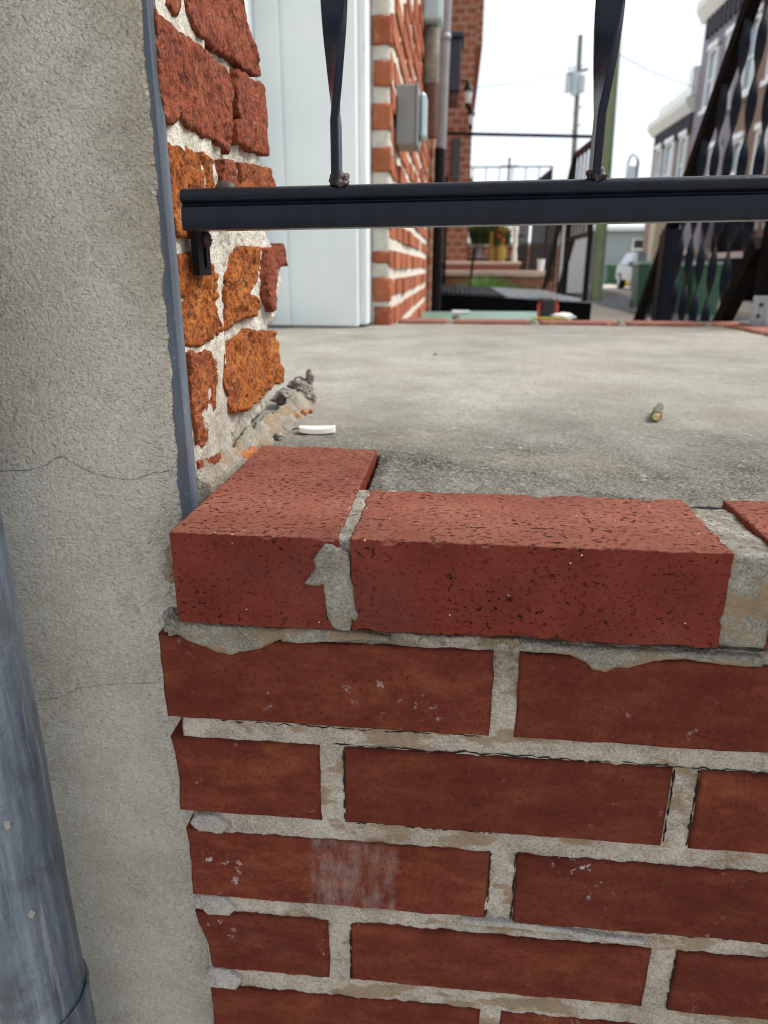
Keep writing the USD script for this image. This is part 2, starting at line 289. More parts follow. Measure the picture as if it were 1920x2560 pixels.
def m_cap(n):
    w = n.rnd(); pos = n.pos()
    c = n.ramp(n.noise(28, w=w, detail=5.0), [(0.25, (0.090, 0.0185, 0.0125)), (0.5, (0.120, 0.0245, 0.0165)), (0.75, (0.155, 0.036, 0.024))])
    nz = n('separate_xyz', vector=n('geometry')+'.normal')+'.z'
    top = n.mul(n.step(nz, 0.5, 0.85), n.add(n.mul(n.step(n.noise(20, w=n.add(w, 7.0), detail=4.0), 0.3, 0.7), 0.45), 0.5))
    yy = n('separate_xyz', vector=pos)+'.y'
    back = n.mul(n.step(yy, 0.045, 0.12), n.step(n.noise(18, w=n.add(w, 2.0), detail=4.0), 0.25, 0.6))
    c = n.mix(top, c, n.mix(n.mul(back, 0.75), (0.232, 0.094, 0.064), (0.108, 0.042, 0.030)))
    st = n.pos((225, 340, 340)); pit = n.step(n.noise(1.0, vector=st, detail=3.0, rough=0.6), 0.575, 0.625)
    st2 = n.pos((420, 620, 620)); pit2 = n.step(n.noise(1.0, vector=st2, detail=2.0), 0.63, 0.70)
    clus = n.step(n.noise(35, w=w, detail=2.0), 0.36, 0.6)
    nzz = n.step(n('separate_xyz', vector=n('geometry')+'.normal')+'.z', 0.5, 0.85); inv = n('math', math_type='subtract', value1=1.0, value2=nzz)+'.value'
    pitf = n.step(n.noise(1.0, vector=n.pos((235, 300, 270)), detail=3.5, rough=0.62), 0.605, 0.640)
    clf = n.step(n.noise(42, w=n.add(w, 4.0), detail=3.0), 0.44, 0.60)
    pit = n.add(n.mul(n.mul(pit, nzz), n.add(n.mul(clus, 0.75), 0.15)), n.mul(n.mul(pitf, inv), n.add(n.mul(clf, 0.95), 0.05)))
    c = n.mix(n.mul(pit, 0.92), c, (0.012, 0.006, 0.006)); c = n.mix(n.mul(pit2, 0.45), c, (0.07, 0.025, 0.018))
    dark = n.step(n.noise(16, w=w, detail=4.0), 0.52, 0.70); c = n.mix(n.mul(dark, 0.45), c, (0.095, 0.035, 0.030))
    v = n('voronoi_texture', vector=pos, scale=190.0)
    near = n('math', math_type='less_than', value1=v+'.distance', value2=0.10)+'.value'
    pick = n('math', math_type='greater_than', value1=n('separate_color', color=v+'.color')+'.r', value2=0.90)+'.value'
    c = n.mix(n.mul(n.mul(near, pick), 0.8), c, (0.62, 0.50, 0.40))
    h = n.add(n.mul(pit, -1.0), n.mul(pit2, -0.5)); b = n.bump(h, 0.0018)
    b = n.bump(n.noise(700, detail=3.0), 0.00035, 0.9, b)
    return n('principled_bsdf', base_color=c, roughness=0.9, normal=b, specular_ior_level=0.05)+'.BSDF'
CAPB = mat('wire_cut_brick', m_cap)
def m_wallbrick(n, stained=False):
    w = n.rnd(); pos = n.pos((30, 30, 60)); rr = n('object_info')+'.random'
    c = n.ramp(n.noise(1.0, vector=pos, w=w, detail=5.0, rough=0.6), [(0.25, (0.066, 0.0140, 0.0092)), (0.5, (0.096, 0.0215, 0.0135)), (0.72, (0.138, 0.038, 0.020))])
    o = n.step(n.noise(1.0, vector=n.pos((22, 22, 45)), w=w, detail=5.0, rough=0.65), 0.53, 0.70)
    c = n.mix(n.mul(o, n.add(n.mul(rr, 0.42), 0.08)), c, (0.200, 0.068, 0.026))
    c = n.mix(0.7, c, n.mix(1.0, c, n.ramp(rr, [(0.0, (0.80, 0.84, 0.88)), (0.5, (1.0, 1.0, 1.0)), (1.0, (1.22, 1.25, 1.2))]), 'multiply'))
    fine = n.noise(260, detail=5.0, rough=0.7); c = n.mix(n.mul(n.step(fine, 0.50, 0.36), 0.35), c, (0.045, 0.012, 0.009)); c = n.mix(n.mul(n.step(fine, 0.56, 0.70), 0.28), c, (0.17, 0.060, 0.038))
    if stained:
        X3 = n('separate_xyz', vector=n.pos())+'.x'; wob = n.mul(n.add(n.noise(45, detail=6.0, rough=0.75), -0.5), 0.022); xx = n.add(X3, wob)
        band = n.mul(n.step(xx, 0.0800, 0.0850), n.step(xx, 0.1410, 0.1360)); pat = n.step(n.noise(1.0, vector=n.pos((150, 150, 38)), detail=6.0, rough=0.75), 0.38, 0.66)
        c = n.mix(n.mul(n.mul(n.mul(band, pat), n.add(n.mul(n.noise(70, w=8.0, detail=4.0), 1.6), -0.35)), 0.75), c, (0.27, 0.225, 0.215))
    grey = n.step(n.noise(14, w=n.add(w, 9.0), detail=6.0, rough=0.7), 0.60, 0.72); c = n.mix(n.mul(grey, 0.30), c, (0.125, 0.055, 0.047))
    sp = n.step(n.noise(420, detail=2.0), 0.66, 0.72); c = n.mix(n.mul(sp, 0.6), c, (0.05, 0.02, 0.015))
    w8 = n.mul(n.step(n.noise(170, detail=4.0, rough=0.7), 0.58, 0.66), n.step(n.noise(24, w=n.add(w, 3.0), detail=3.0), 0.60, 0.68))
    c = n.mix(n.mul(w8, 0.75), c, (0.40, 0.36, 0.37))
    b = n.bump(n.noise(120, detail=4.0), 0.0006); b = n.bump(n.mul(sp, -1.0), 0.0006, 1.0, b)
    b = n.bump(n.noise(900, detail=2.0), 0.0002, 0.8, b)
    return n('principled_bsdf', base_color=c, roughness=0.85, normal=b, specular_ior_level=0.05)+'.BSDF'
WALLB = mat('smooth_red_brick', m_wallbrick)
WALLS = mat('lime_stained_red_brick', lambda n: m_wallbrick(n, True))
def m_old(a, b_, d):
    def fn(n):
        w = n.rnd()
        c = n.ramp(n.noise(45, w=w, detail=5.0, rough=0.65), [(0.28, a), (0.5, b_), (0.72, d)])
        hi = n.noise(230, detail=5.0, rough=0.65)
        c = n.mix(n.mul(n.step(hi, 0.53, 0.38), 0.8), c, (0.045, 0.014, 0.009))
        dust = n.mul(n.step(n.noise(330, detail=4.0, rough=0.7), 0.58, 0.68), n.step(n.noise(30, w=n.add(w, 5.0), detail=3.0), 0.50, 0.66))
        c = n.mix(n.mul(dust, 0.7), c, (0.50, 0.42, 0.35))
        bb = n.bump(hi, 0.0055); bb = n.bump(n.noise(70, detail=4.0), 0.004, 0.8, bb); bb = n.bump(n.noise(800, detail=2.0), 0.0008, 1.0, bb)
        return n('principled_bsdf', base_color=c, roughness=0.9, normal=bb, specular_ior_level=0.2)+'.BSDF'
    return fn
OLDRED = mat('old_red_brick', m_old((0.155, 0.033, 0.016), (0.255, 0.061, 0.027), (0.34, 0.10, 0.046)))
OLDBROWN = mat('spalled_red_brown_brick', m_old((0.16, 0.036, 0.014), (0.29, 0.078, 0.024), (0.40, 0.135, 0.044)))
OLDORANGE = mat('spalled_orange_brick', m_old((0.19, 0.042, 0.012), (0.36, 0.105, 0.021), (0.50, 0.190, 0.043)))
def m_mortar(dark, mid, light, upper_dark, stain, dirty=False):
    def fn(n):
        g = n.noise(650, detail=3.0, rough=0.7); big = n.noise(40, detail=4.0)
        c = n.ramp(n.add(n.mul(g, 0.6), n.mul(big, 0.4)), [(0.32, dark), (0.5, mid), (0.66, light)])
        if stain:
            s = n.step(n.noise(38, vector=n.pos((0.7, 1, 1.6)), detail=4.0), 0.53, 0.58); c = n.mix(n.mul(s, 0.75), c, (0.235, 0.160, 0.095))
        z = n('separate_xyz', vector=n.pos())+'.z'
        if dirty:
            dz = n.mul(n('map_range', value=n.add(z, n.mul(n.add(n.noise(40, detail=4.0), -0.5), 0.10)), from_min=0.085, from_max=-0.005, to_min=0.0, to_max=1.0, clamp=True)+'.result', 0.62); c = n.mix(dz, c, n.ramp(n.noise(130, detail=4.0, rough=0.7), [(0.35, (0.06, 0.052, 0.04)), (0.65, (0.26, 0.235, 0.185))]))
            gr = n.mul(n.step(n.noise(70, detail=5.0, rough=0.7), 0.56, 0.70), 0.4); c = n.mix(gr, c, (0.16, 0.14, 0.105))
        if upper_dark:  # blotchy olive brown and black, stronger towards the cap
            top = n('map_range', value=z, from_min=-0.11, from_max=-0.055, to_min=0.0, to_max=1.0, clamp=True)+'.result'
            mo = n.mul(top, n.step(n.noise(60, detail=5.0, rough=0.7), 0.36, 0.58)); c = n.mix(n.mul(mo, 0.72), c, (0.10, 0.085, 0.048))
            bk = n.mul(top, n.step(n.noise(300, detail=3.0), 0.56, 0.66)); c = n.mix(n.mul(bk, 0.7), c, (0.03, 0.028, 0.022))
        bb = n.bump(g, 0.0020); bb = n.bump(n.noise(160, detail=4.0), 0.0035, 0.8, bb)
        return n('principled_bsdf', base_color=c, roughness=0.92, normal=bb, specular_ior_level=0.2)+'.BSDF'
    return fn
MORTAR = mat('grey_mortar', m_mortar((0.16, 0.135, 0.105), (0.375, 0.325, 0.268), (0.52, 0.47, 0.405), True, True))
LIME = mat('lime_mortar', m_mortar((0.21, 0.19, 0.15), (0.52, 0.49, 0.425), (0.70, 0.675, 0.61), False, False, True))
WHITEM = mat('pale_repointing_mortar', m_mortar((0.42, 0.39, 0.33), (0.60, 0.57, 0.50), (0.70, 0.67, 0.60), False, False))
SMEAR = mat('dirty_mortar', m_mortar((0.10, 0.09, 0.068), (0.225, 0.205, 0.165), (0.37, 0.345, 0.29), False, True))
PALE = mat('pale_mortar', m_mortar((0.22, 0.20, 0.17), (0.36, 0.335, 0.30), (0.50, 0.475, 0.44), True, False))
def m_slab(n):
    yy = n('separate_xyz', vector=n.pos())+'.y'
    big = n.noise(7, detail=8.0, rough=0.68)
    c = n.ramp(big, [(0.32, (0.205, 0.194, 0.166)), (0.5, (0.275, 0.263, 0.232)), (0.66, (0.335, 0.324, 0.29))])
    xx = n('separate_xyz', vector=n.pos())+'.x'
    rs = n.mul(n.step(n.add(xx, n.mul(n.add(n.noise(8, detail=5.0), -0.5), 0.4)), 0.30, 0.62), n.step(yy, 1.2, 0.4)); c = n.mix(n.mul(rs, 0.42), c, (0.13, 0.125, 0.10))
    near = n('map_range', value=n.add(yy, n.mul(n.add(n.noise(9, detail=4.0), -0.5), 0.35)), from_min=0.50, from_max=0.17, to_min=0.0, to_max=1.0, clamp=True)+'.result'
    near = n.mul(near, n.add(n.mul(n.step(n.noise(14, w=6.0, detail=5.0, rough=0.65), 0.30, 0.62), 0.55), 0.45))
    dk = n.ramp(n.noise(420, detail=3.0, rough=0.7), [(0.41, (0.012, 0.012, 0.009)), (0.5, (0.048, 0.047, 0.034)), (0.62, (0.185, 0.178, 0.145))])
    c = n.mix(n.mul(near, 0.95), c, dk)
    v = n('voronoi_texture', vector=n('mapping', vector=n.pos(), scale=(0.6, 1.1, 1.0))+'.vector', scale=130.0); pick = n('math', math_type='greater_than', value1=n('separate_color', color=v+'.color')+'.g', value2=0.86)+'.value'
    fl = n('math', math_type='less_than', value1=v+'.distance', value2=0.28)+'.value'
    c = n.mix(n.mul(n.mul(n.mul(pick, fl), n.add(n.mul(n.mul(near, n.step(n.noise(16, detail=3.0), 0.42, 0.62)), 0.85), 0.06)), 0.75), c, (0.50, 0.485, 0.44))
    sp = n.step(n.noise(170, detail=4.0, rough=0.75), 0.52, 0.66); c = n.mix(n.mul(sp, 0.7), c, (0.105, 0.10, 0.08)); sp2 = n.step(n.noise(150, w=4.0, detail=4.0, rough=0.7), 0.58, 0.70); c = n.mix(n.mul(sp2, 0.4), c, (0.42, 0.41, 0.38))
    warm = n.step(n.noise(4.0, detail=4.0), 0.52, 0.70); c = n.mix(n.mul(warm, 0.35), c, (0.27, 0.225, 0.18))
    bb = n.bump(n.noise(380, detail=4.0, rough=0.7), 0.0022); bb = n.bump(n.noise(110, detail=3.0), 0.002, 0.7, bb)
    return n('principled_bsdf', base_color=c, roughness=0.9, normal=bb, specular_ior_level=0.25)+'.BSDF'
SLAB = mat('weathered_concrete', m_slab)
def m_stucco(n):
    big = n.noise(9, detail=5.0, rough=0.6)
    c = n.ramp(big, [(0.3, (0.50, 0.465, 0.395)), (0.5, (0.575, 0.545, 0.475)), (0.7, (0.63, 0.605, 0.54))])
    xyz = n('separate_xyz', vector=n.pos()); x, z = xyz+'.x', xyz+'.z'
    up = n('map_range', value=z, from_min=-0.02, from_max=0.16, to_min=0.0, to_max=1.0, clamp=True)+'.result'
    rt = n('map_range', value=n.add(x, n.mul(n.add(n.noise(25, detail=3.0), -0.5), 0.05)), from_min=-0.045, from_max=-0.006, to_min=0.0, to_max=1.0, clamp=True)+'.result'
    c = n.mix(n.mul(n.mul(rt, up), 0.5), c, (0.27, 0.215, 0.145))
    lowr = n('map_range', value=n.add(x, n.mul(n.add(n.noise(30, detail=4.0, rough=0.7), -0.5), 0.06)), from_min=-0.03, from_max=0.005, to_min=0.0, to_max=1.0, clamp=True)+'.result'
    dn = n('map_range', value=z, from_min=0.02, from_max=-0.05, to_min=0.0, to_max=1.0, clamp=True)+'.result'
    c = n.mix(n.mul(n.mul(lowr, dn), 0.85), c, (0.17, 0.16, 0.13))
    dirt = n.mul(n.step(n.noise(34, detail=6.0, rough=0.75), 0.56, 0.72), 0.35); c = n.mix(dirt, c, (0.17, 0.155, 0.12))
    g = n.noise(1.0, vector=n.pos((420, 420, 520)), detail=4.0, rough=0.6, dist=0.0)
    c = n.mix(n.mul(n.step(n.noise(620, detail=3.0, rough=0.7), 0.46, 0.32), 0.35), c, (0.20, 0.185, 0.15)); pt = n.step(n.noise(17, w=2.0, detail=5.0, rough=0.65), 0.42, 0.64); c = n.mix(n.mul(pt, 0.30), c, (0.36, 0.325, 0.255))
    wv = n('wave_texture', wave_type='rings', rings_direction='y', vector=n('mapping', vector=n.pos(), location=(0.07, -0.062, -0.13))+'.vector', scale=28.0, distortion=6.0, detail=3.0, detail_scale=3.0)+'.fac'
    vv = n('mix', mix_type='add', fac=1.0, color1=n.pos(), color2=n.mul(n.add(n.noise(500, detail=2.0), -0.5), 0.0016))+'.color'
    vg = n('voronoi_texture', vector=n('mapping', vector=vv, scale=(430.0, 430.0, 560.0))+'.vector', scale=1.0, feature='f1')+'.distance'
    lump = n.mul(n.noise(300, detail=3.0), 1.2)
    bb = n.bump(n.add(n.mul(vg, -1.0), lump), 0.0019); bb = n.bump(n.noise(1100, detail=2.0), 0.0008, 0.8, bb)
    return n('principled_bsdf', base_color=c, roughness=0.93, normal=bb, specular_ior_level=0.2)+'.BSDF'
CRACK2 = plain('open_joint_shade', (0.022, 0.019, 0.016), 0.95, spec=0.05)  # dark tube colour stands for the shade inside open joint gaps
CRACK = plain('crack_shadow_dirt', (0.06, 0.054, 0.045), 0.95)
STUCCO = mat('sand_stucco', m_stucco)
def m_metal(col, rough, metallic, streak=None, rust=None, bd=0.0004, spec=0.5):
    def fn(n):
        w = n.rnd(); f = n.noise(1.0, vector=n.pos((90, 90, 6)), detail=4.0, rough=0.65)
        c = n.ramp(f, [(0.3, tuple(v*0.55 for v in col)), (0.5, col), (0.7, tuple(min(1, v*1.55) for v in col))])
        sp = n.step(n.noise(190, detail=4.0, rough=0.7), 0.62, 0.70); c = n.mix(n.mul(sp, 0.5), c, streak or tuple(min(1, v*2) for v in col))
        if rust:
            r = n.step(n.noise(26, detail=6.0, rough=0.75), 0.60, 0.72); c = n.mix(n.mul(r, rust), c, (0.10, 0.042, 0.02))
        return n('principled_bsdf', base_color=c, roughness=rough, metallic=metallic, normal=n.bump(n.noise(320, detail=4.0), bd), specular_ior_level=spec)+'.BSDF'
    return fn
def m_galv(n):
    f = n.noise(1.0, vector=n.pos((70, 70, 7)), detail=5.0, rough=0.7)
    c = n.ramp(f, [(0.28, (0.042, 0.056, 0.080)), (0.5, (0.105, 0.134, 0.176)), (0.72, (0.21, 0.245, 0.29))])
    b = n.step(n.noise(22, detail=6.0, rough=0.72), 0.50, 0.66); c = n.mix(n.mul(b, 0.7), c, (0.045, 0.052, 0.062))
    st = n.step(n.noise(1.0, vector=n.pos((160, 160, 9)), detail=4.0, rough=0.7), 0.58, 0.68); c = n.mix(n.mul(st, 0.45), c, (0.34, 0.37, 0.40))
    r = n.step(n.noise(1.0, vector=n.pos((40, 40, 5)), w=3.0, detail=5.0), 0.58, 0.70); c = n.mix(n.mul(r, 0.4), c, (0.085, 0.075, 0.062))
    bb = n.bump(n.noise(240, detail=4.0), 0.0007); bb = n.bump(n.noise(50, detail=3.0), 0.002, 0.5, bb)
    return n('principled_bsdf', base_color=c, roughness=0.5, metallic=0.25, normal=bb)+'.BSDF'
GALV = mat('weathered_galvanised_metal', m_galv)
BEAD = mat('blue_grey_painted_metal', m_metal((0.066, 0.083, 0.108), 0.5, 0.1, (0.20, 0.215, 0.235), 0.25))
IRON = mat('black_painted_iron', m_metal((0.0026, 0.0044, 0.0090), 0.30, 0.0, (0.012, 0.012, 0.015), 0.10, 0.0002, 0.20))
IRON2 = plain('dull_black_iron', (0.0035, 0.0035, 0.0042), 0.5, spec=0.12)
RUST = mat('rusty_iron', m_metal((0.035, 0.02, 0.016), 0.6, 0.2, (0.12, 0.06, 0.03), 0.7))
BROWNP = plain('dark_brown_painted_metal', (0.0028, 0.0024, 0.0025), 0.75, var=0.3, spec=0.05)
BLUEBLACK = plain('blue_black_painted_iron', (0.0035, 0.0055, 0.012), 0.45, spec=0.12)
def m_white(n):
    c = n.ramp(n.noise(5, detail=5.0), [(0.3, (0.62, 0.665, 0.675)), (0.7, (0.69, 0.73, 0.735))])
    v = n.noise(1.0, vector=n.pos((300, 300, 12)), detail=5.0, rough=0.75); x = n('separate_xyz', vector=n.pos())+'.x'
    edge = n('map_range', value=x, from_min=-0.10, from_max=-0.06, to_min=0.0, to_max=1.0, clamp=True)+'.result'
    c = n.mix(n.mul(n.mul(n.step(v, 0.60, 0.68), edge), 0.55), c, (0.12, 0.13, 0.12))
    c = n.mix(n.mul(n.step(n.noise(30, detail=6.0, rough=0.8), 0.62, 0.75), 0.3), c, (0.42, 0.44, 0.43))
    return n('principled_bsdf', base_color=c, roughness=0.45, normal=n.bump(n.noise(1.0, vector=n.pos((60, 60, 5)), detail=4.0), 0.0015, 0.5))+'.BSDF'
WHITEP = mat('white_door_paint', m_white)
def m_farbrick(a, b_, bump=0.004):
    def fn(n):
        r = n('object_info')+'.random'; w = n.rnd()
        c = n.ramp(r, [(0.0, a), (1.0, b_)]); c = n.mix(0.35, c, n.ramp(n.noise(30, w=w, detail=4.0), [(0.3, (0.20, 0.055, 0.03)), (0.7, (0.38, 0.15, 0.08))]))
        d = n.step(n.noise(60, w=w, detail=4.0), 0.60, 0.72); c = n.mix(n.mul(d, 0.35), c, (0.48, 0.40, 0.32))
        return n('principled_bsdf', base_color=c, roughness=0.9, normal=n.bump(n.noise(90, detail=4.0), bump), specular_ior_level=0.2)+'.BSDF'
    return fn
HOUSEB = mat('orange_red_brick', m_farbrick((0.22, 0.052, 0.026), (0.36, 0.112, 0.050)))
EDGEB = mat('pink_red_brick', m_farbrick((0.16, 0.072, 0.060), (0.21, 0.10, 0.085)))
PLANTB = mat('dull_brown_brick', m_farbrick((0.12, 0.065, 0.045), (0.21, 0.115, 0.075)))
def m_bricktex(c1, c2, mo, bw=0.21, rh=0.075, axis='x', ms=0.012, soft=0.1):
    """Running-bond brickwork for walls too far away to tell the bricks apart: in the plane of the wall (y, z) or (x, z)."""
    def fn(n):
        s = n('separate_xyz', vector=n.pos()); u = s+('.y' if axis == 'x' else '.x')
        v = n('combine_xyz', x=u, y=s+'.z', z=0.0)+'.vector'
        t = n('brick_texture', vector=v, color1=c1, color2=c2, mortar=mo, scale=1.0, mortar_size=ms, mortar_smooth=soft, brick_width=bw, row_height=rh)
        c = n.mix(0.4, t+'.color', n.mix(0.6, t+'.color', n.ramp(n.noise(1.2, detail=6.0), [(0.3, (0.5, 0.48, 0.47)), (0.7, (1.0, 1.0, 1.0))]), 'multiply'))
        return n('principled_bsdf', base_color=c, roughness=0.9, normal=n.bump(t+'.fac', 0.004, -1.0 if False else 1.0), specular_ior_level=0.2)+'.BSDF'
    return fn
FARLEFT = mat('sandy_red_brickwork', m_bricktex((0.33, 0.125, 0.075), (0.24, 0.082, 0.05), (0.36, 0.24, 0.17), bw=0.2, rh=0.07, ms=0.012))
FARLEFTY = mat('sandy_red_brickwork_end', m_bricktex((0.31, 0.12, 0.075), (0.22, 0.08, 0.05), (0.34, 0.22, 0.16), bw=0.12, rh=0.07, axis='y', ms=0.012))
PURPLE = mat('lilac_painted_brickwork', m_bricktex((0.265, 0.240, 0.275), (0.245, 0.222, 0.256), (0.22, 0.20, 0.235)))
PURPLEY = mat('lilac_painted_brickwork_end', m_bricktex((0.17, 0.145, 0.18), (0.155, 0.13, 0.165), (0.14, 0.12, 0.15), axis='y'))
BROWNB = mat('brown_brickwork', m_bricktex((0.235, 0.138, 0.096), (0.19, 0.11, 0.078), (0.27, 0.20, 0.16)))
BROWNBY = mat('brown_brickwork_end', m_bricktex((0.17, 0.10, 0.075), (0.13, 0.08, 0.06), (0.22, 0.17, 0.14), axis='y'))
CORNICE = plain('cream_white_paint', (0.62, 0.60, 0.54), 0.6)
WINW = plain('window_white_paint', (0.68, 0.70, 0.68), 0.5, var=0.06)
DARK = plain('dark_corbel_paint', (0.05, 0.045, 0.055), 0.7)
GLASSM = mat('window_glass', lambda n: n('principled_bsdf', base_color=(0.16, 0.19, 0.21), roughness=0.08, specular_ior_level=0.8)+'.BSDF')
GREYBOX = plain('grey_painted_steel', (0.20, 0.215, 0.21), 0.5, var=0.10)
COVER = plain('pale_blue_grey_plastic', (0.34, 0.42, 0.45), 0.45)
DOWNSP = plain('pale_grey_downspout_paint', (0.21, 0.20, 0.215), 0.5)
NAVY = plain('dark_navy_paint', (0.018, 0.024, 0.042), 0.5)
RUSTBRN = plain('dark_brown_clay', (0.085, 0.035, 0.025), 0.8, var=0.3)
GREENBIN = plain('green_bin_plastic', (0.020, 0.075, 0.035), 0.45, var=0.12)
LIDG = plain('pale_green_lid_plastic', (0.115, 0.20, 0.155), 0.4, var=0.12)
BLACKR = plain('black_rubber', (0.012, 0.012, 0.012), 0.8)
POLEG = plain('green_treated_wood', (0.20, 0.265, 0.15), 0.85, var=0.2, scale=3.0)
POLEB = plain('weathered_pole_wood', (0.135, 0.140, 0.095), 0.85, var=0.2, scale=3.0)
TRANSF = plain('pale_grey_steel', (0.40, 0.45, 0.46), 0.5)
SIDW = plain('white_vinyl', (0.78, 0.80, 0.79), 0.5, var=0.05)
SIDG = plain('pale_blue_grey_vinyl', (0.36, 0.41, 0.43), 0.5, var=0.05)
CREAM = plain('cream_render', (0.55, 0.48, 0.34), 0.8)
MAROON = plain('maroon_door_paint', (0.13, 0.018, 0.022), 0.5)
SILVER = plain('silver_car_paint', (0.27, 0.275, 0.28), 0.25, 0.5, var=0.05)
YELLOW = plain('yellow_plastic', (0.68, 0.44, 0.02), 0.5)
MUSTARD = plain('mustard_ceramic', (0.30, 0.21, 0.035), 0.4)
REDP = plain('red_plastic', (0.45, 0.05, 0.04), 0.4)
BLACKP = plain('black_plastic', (0.02, 0.02, 0.022), 0.5)
FLOWER = plain('red_petals', (0.55, 0.03, 0.03), 0.6)
def m_leaf(a, b_):
    def fn(n):
        c = n.ramp(n('object_info')+'.random', [(0.0, a), (1.0, b_)]); c = n.mix(0.5, c, n.ramp(n.noise(14, detail=3.0), [(0.3, a), (0.7, b_)]))
        return n('mix_closure', fac=0.35, closure1=n('principled_bsdf', base_color=c, roughness=0.6)+'.BSDF', closure2=n('translucent_bsdf', color=c)+'.BSDF')+'.closure'
    return fn
GRASS = mat('green_grass', m_leaf((0.045, 0.13, 0.015), (0.11, 0.24, 0.03)))
DARKLEAF = mat('dark_green_leaves', m_leaf((0.025, 0.06, 0.015), (0.05, 0.10, 0.025)))
BOARD = plain('dark_stained_boards', (0.012, 0.010, 0.0105), 0.7, var=0.3)
COPING = plain('pinkish_stone', (0.42, 0.33, 0.27), 0.85)
IVORY = mat('ivory_plastic', lambda n: n('principled_bsdf', base_color=n.ramp(n.noise(60), [(0.3, (0.74, 0.71, 0.62)), (0.7, (0.82, 0.80, 0.74))]), roughness=0.35, subsurface_weight=0.15, subsurface_scale=0.002)+'.BSDF')
TWIG = plain('brown_bark', (0.075, 0.068, 0.04), 0.85, var=0.5, scale=300.0, bump=0.0008, bscale=500.0)
WOODEND = plain('pale_wood_end', (0.50, 0.36, 0.16), 0.7, var=0.3, scale=400.0)
RUBBLE = mat('grey_rubble', m_mortar((0.10, 0.085, 0.075), (0.22, 0.19, 0.165), (0.36, 0.32, 0.28), False, False))
CRUMB = plain('orange_brick_crumb', (0.26, 0.085, 0.022), 0.9, var=0.3, scale=300.0, bump=0.001, bscale=400.0)
def m_ground(c1, c2, sc=6.0):
    return lambda n: n('principled_bsdf', base_color=n.ramp(n.noise(sc, detail=7.0, rough=0.65), [(0.3, c1), (0.7, c2)]), roughness=0.92, normal=n.bump(n.noise(60, detail=4.0), 0.006))+'.BSDF'
ASPHALT = mat('grey_asphalt', m_ground((0.10, 0.105, 0.105), (0.16, 0.165, 0.16), 1.5))
PAVE = mat('pale_concrete_pavement', m_ground((0.36, 0.325, 0.26), (0.47, 0.43, 0.35), 1.0))
EARTH = mat('grey_earth', m_ground((0.20, 0.19, 0.165), (0.29, 0.275, 0.24), 0.2))
GRATE = plain('black_steel_grating', (0.030, 0.034, 0.042), 0.35, 0.3, var=0.3)
GRATE2 = plain('sheen_toned_grating', (0.40, 0.45, 0.48), 0.35, 0.3, var=0.3)  # pale base colour paints the shine on the right half of the grating
VOIDM = plain('black_fascia', (0.003, 0.003, 0.004), 0.9, spec=0.05)
GLOBE = plain('frosted_lantern_glass', (0.50, 0.53, 0.54), 0.2)
BAG = mat('white_plastic_film', lambda n: n('principled_bsdf', base_color=(0.72, 0.74, 0.78), roughness=0.25)+'.BSDF')
def m_tape(n):
    x = n('separate_xyz', vector=n.pos())+'.x'; k = n('math', math_type='fraction', value1=n.mul(x, 120.0))+'.value'
    return n('principled_bsdf', base_color=n.mix(n('math', math_type='greater_than', value1=k, value2=0.5)+'.value', (0.62, 0.52, 0.03), (0.06, 0.06, 0.03)), roughness=0.5)+'.BSDF'
TAPE = mat('yellow_black_strip', m_tape)

# ================================================================== THE SETTING
GZ = -0.70
def sheet(x0, x1, y0, y1, z): return trimesh.Trimesh([(x0, y0, z), (x1, y0, z), (x1, y1, z), (x0, y1, z)], [(0, 1, 2), (0, 2, 3)], process=False)
lone('ground', sheet(-300, 300, -150, 400, GZ-0.12), EARTH, 'grey earth and paving reaching to the horizon', 'ground', kind='structure')
lone('sidewalk', box(-0.3, 3.6, -8, 60, GZ-0.119, GZ), PAVE, 'pale concrete sidewalk along the left row of houses', 'sidewalk', kind='structure')
lone('road', sheet(3.6, 6.1, -8, 60, GZ-0.116), ASPHALT, 'grey asphalt street between the two rows of houses', 'road', kind='structure')
lone('far_sidewalk', box(6.1, 8.5, -8, 60, GZ-0.119, GZ), PAVE, 'pale concrete sidewalk along the opposite row of houses', 'sidewalk', kind='structure')
lone('yard', box(3.0, 14, 60.004, 80, GZ-0.119, GZ-0.001), PAVE, 'pale concrete yard at the end of the street', 'yard', kind='structure')

# ================================================================== THE BRICK HOUSE (facade x = 0, side wall y = 0.062)
house = thing('brick_house', 'old red brick house with stuccoed side wall and white doorway beside the stoop', 'house', (0, 0.07, GZ))
XF = dict(O=(0, 0, 0), ex=(0, 1, 0), ey=(0, 0, 1), n=(1, 0, 0))
# stucco side wall, facing the camera
def ridge(P):
    r = np.random.default_rng(12); z = 0.0006*(meshkit.fbm(np.column_stack([P*[60, 60], np.zeros(len(P))]), 3, 5)-0.5)
    wob = 0.0035*(meshkit.fbm(np.column_stack([P*70, np.ones(len(P))]), 3, 6)-0.5)
    for i in range(170):
        c = np.array([r.uniform(-0.16, 0.03), r.uniform(-0.42, 0.34)]); R1 = r.uniform(0.015, 0.05); a0 = r.uniform(0.3, 2.8); w = r.uniform(0.25, 0.7); am = r.uniform(0.0005, 0.0013)*r.choice([-1, 1])
        d = P-c; near = np.nonzero(np.abs(np.hypot(d[:, 0], d[:, 1])-R1) < 0.008)[0]; dn = d[near]
        rad = np.hypot(dn[:, 0], dn[:, 1])-R1+wob[near]; an = np.arctan2(dn[:, 1], dn[:, 0])-a0
        z[near] += am*np.exp(-(rad/0.0013)**2)*np.exp(-(an/w)**2)
    return z
bead = POLY['bead_edge']; be = [(x-0.0005, z) for x, z in bead]
jag = np.random.default_rng(3)
re_ = []
zs = np.linspace(0.42, -0.10, 180)
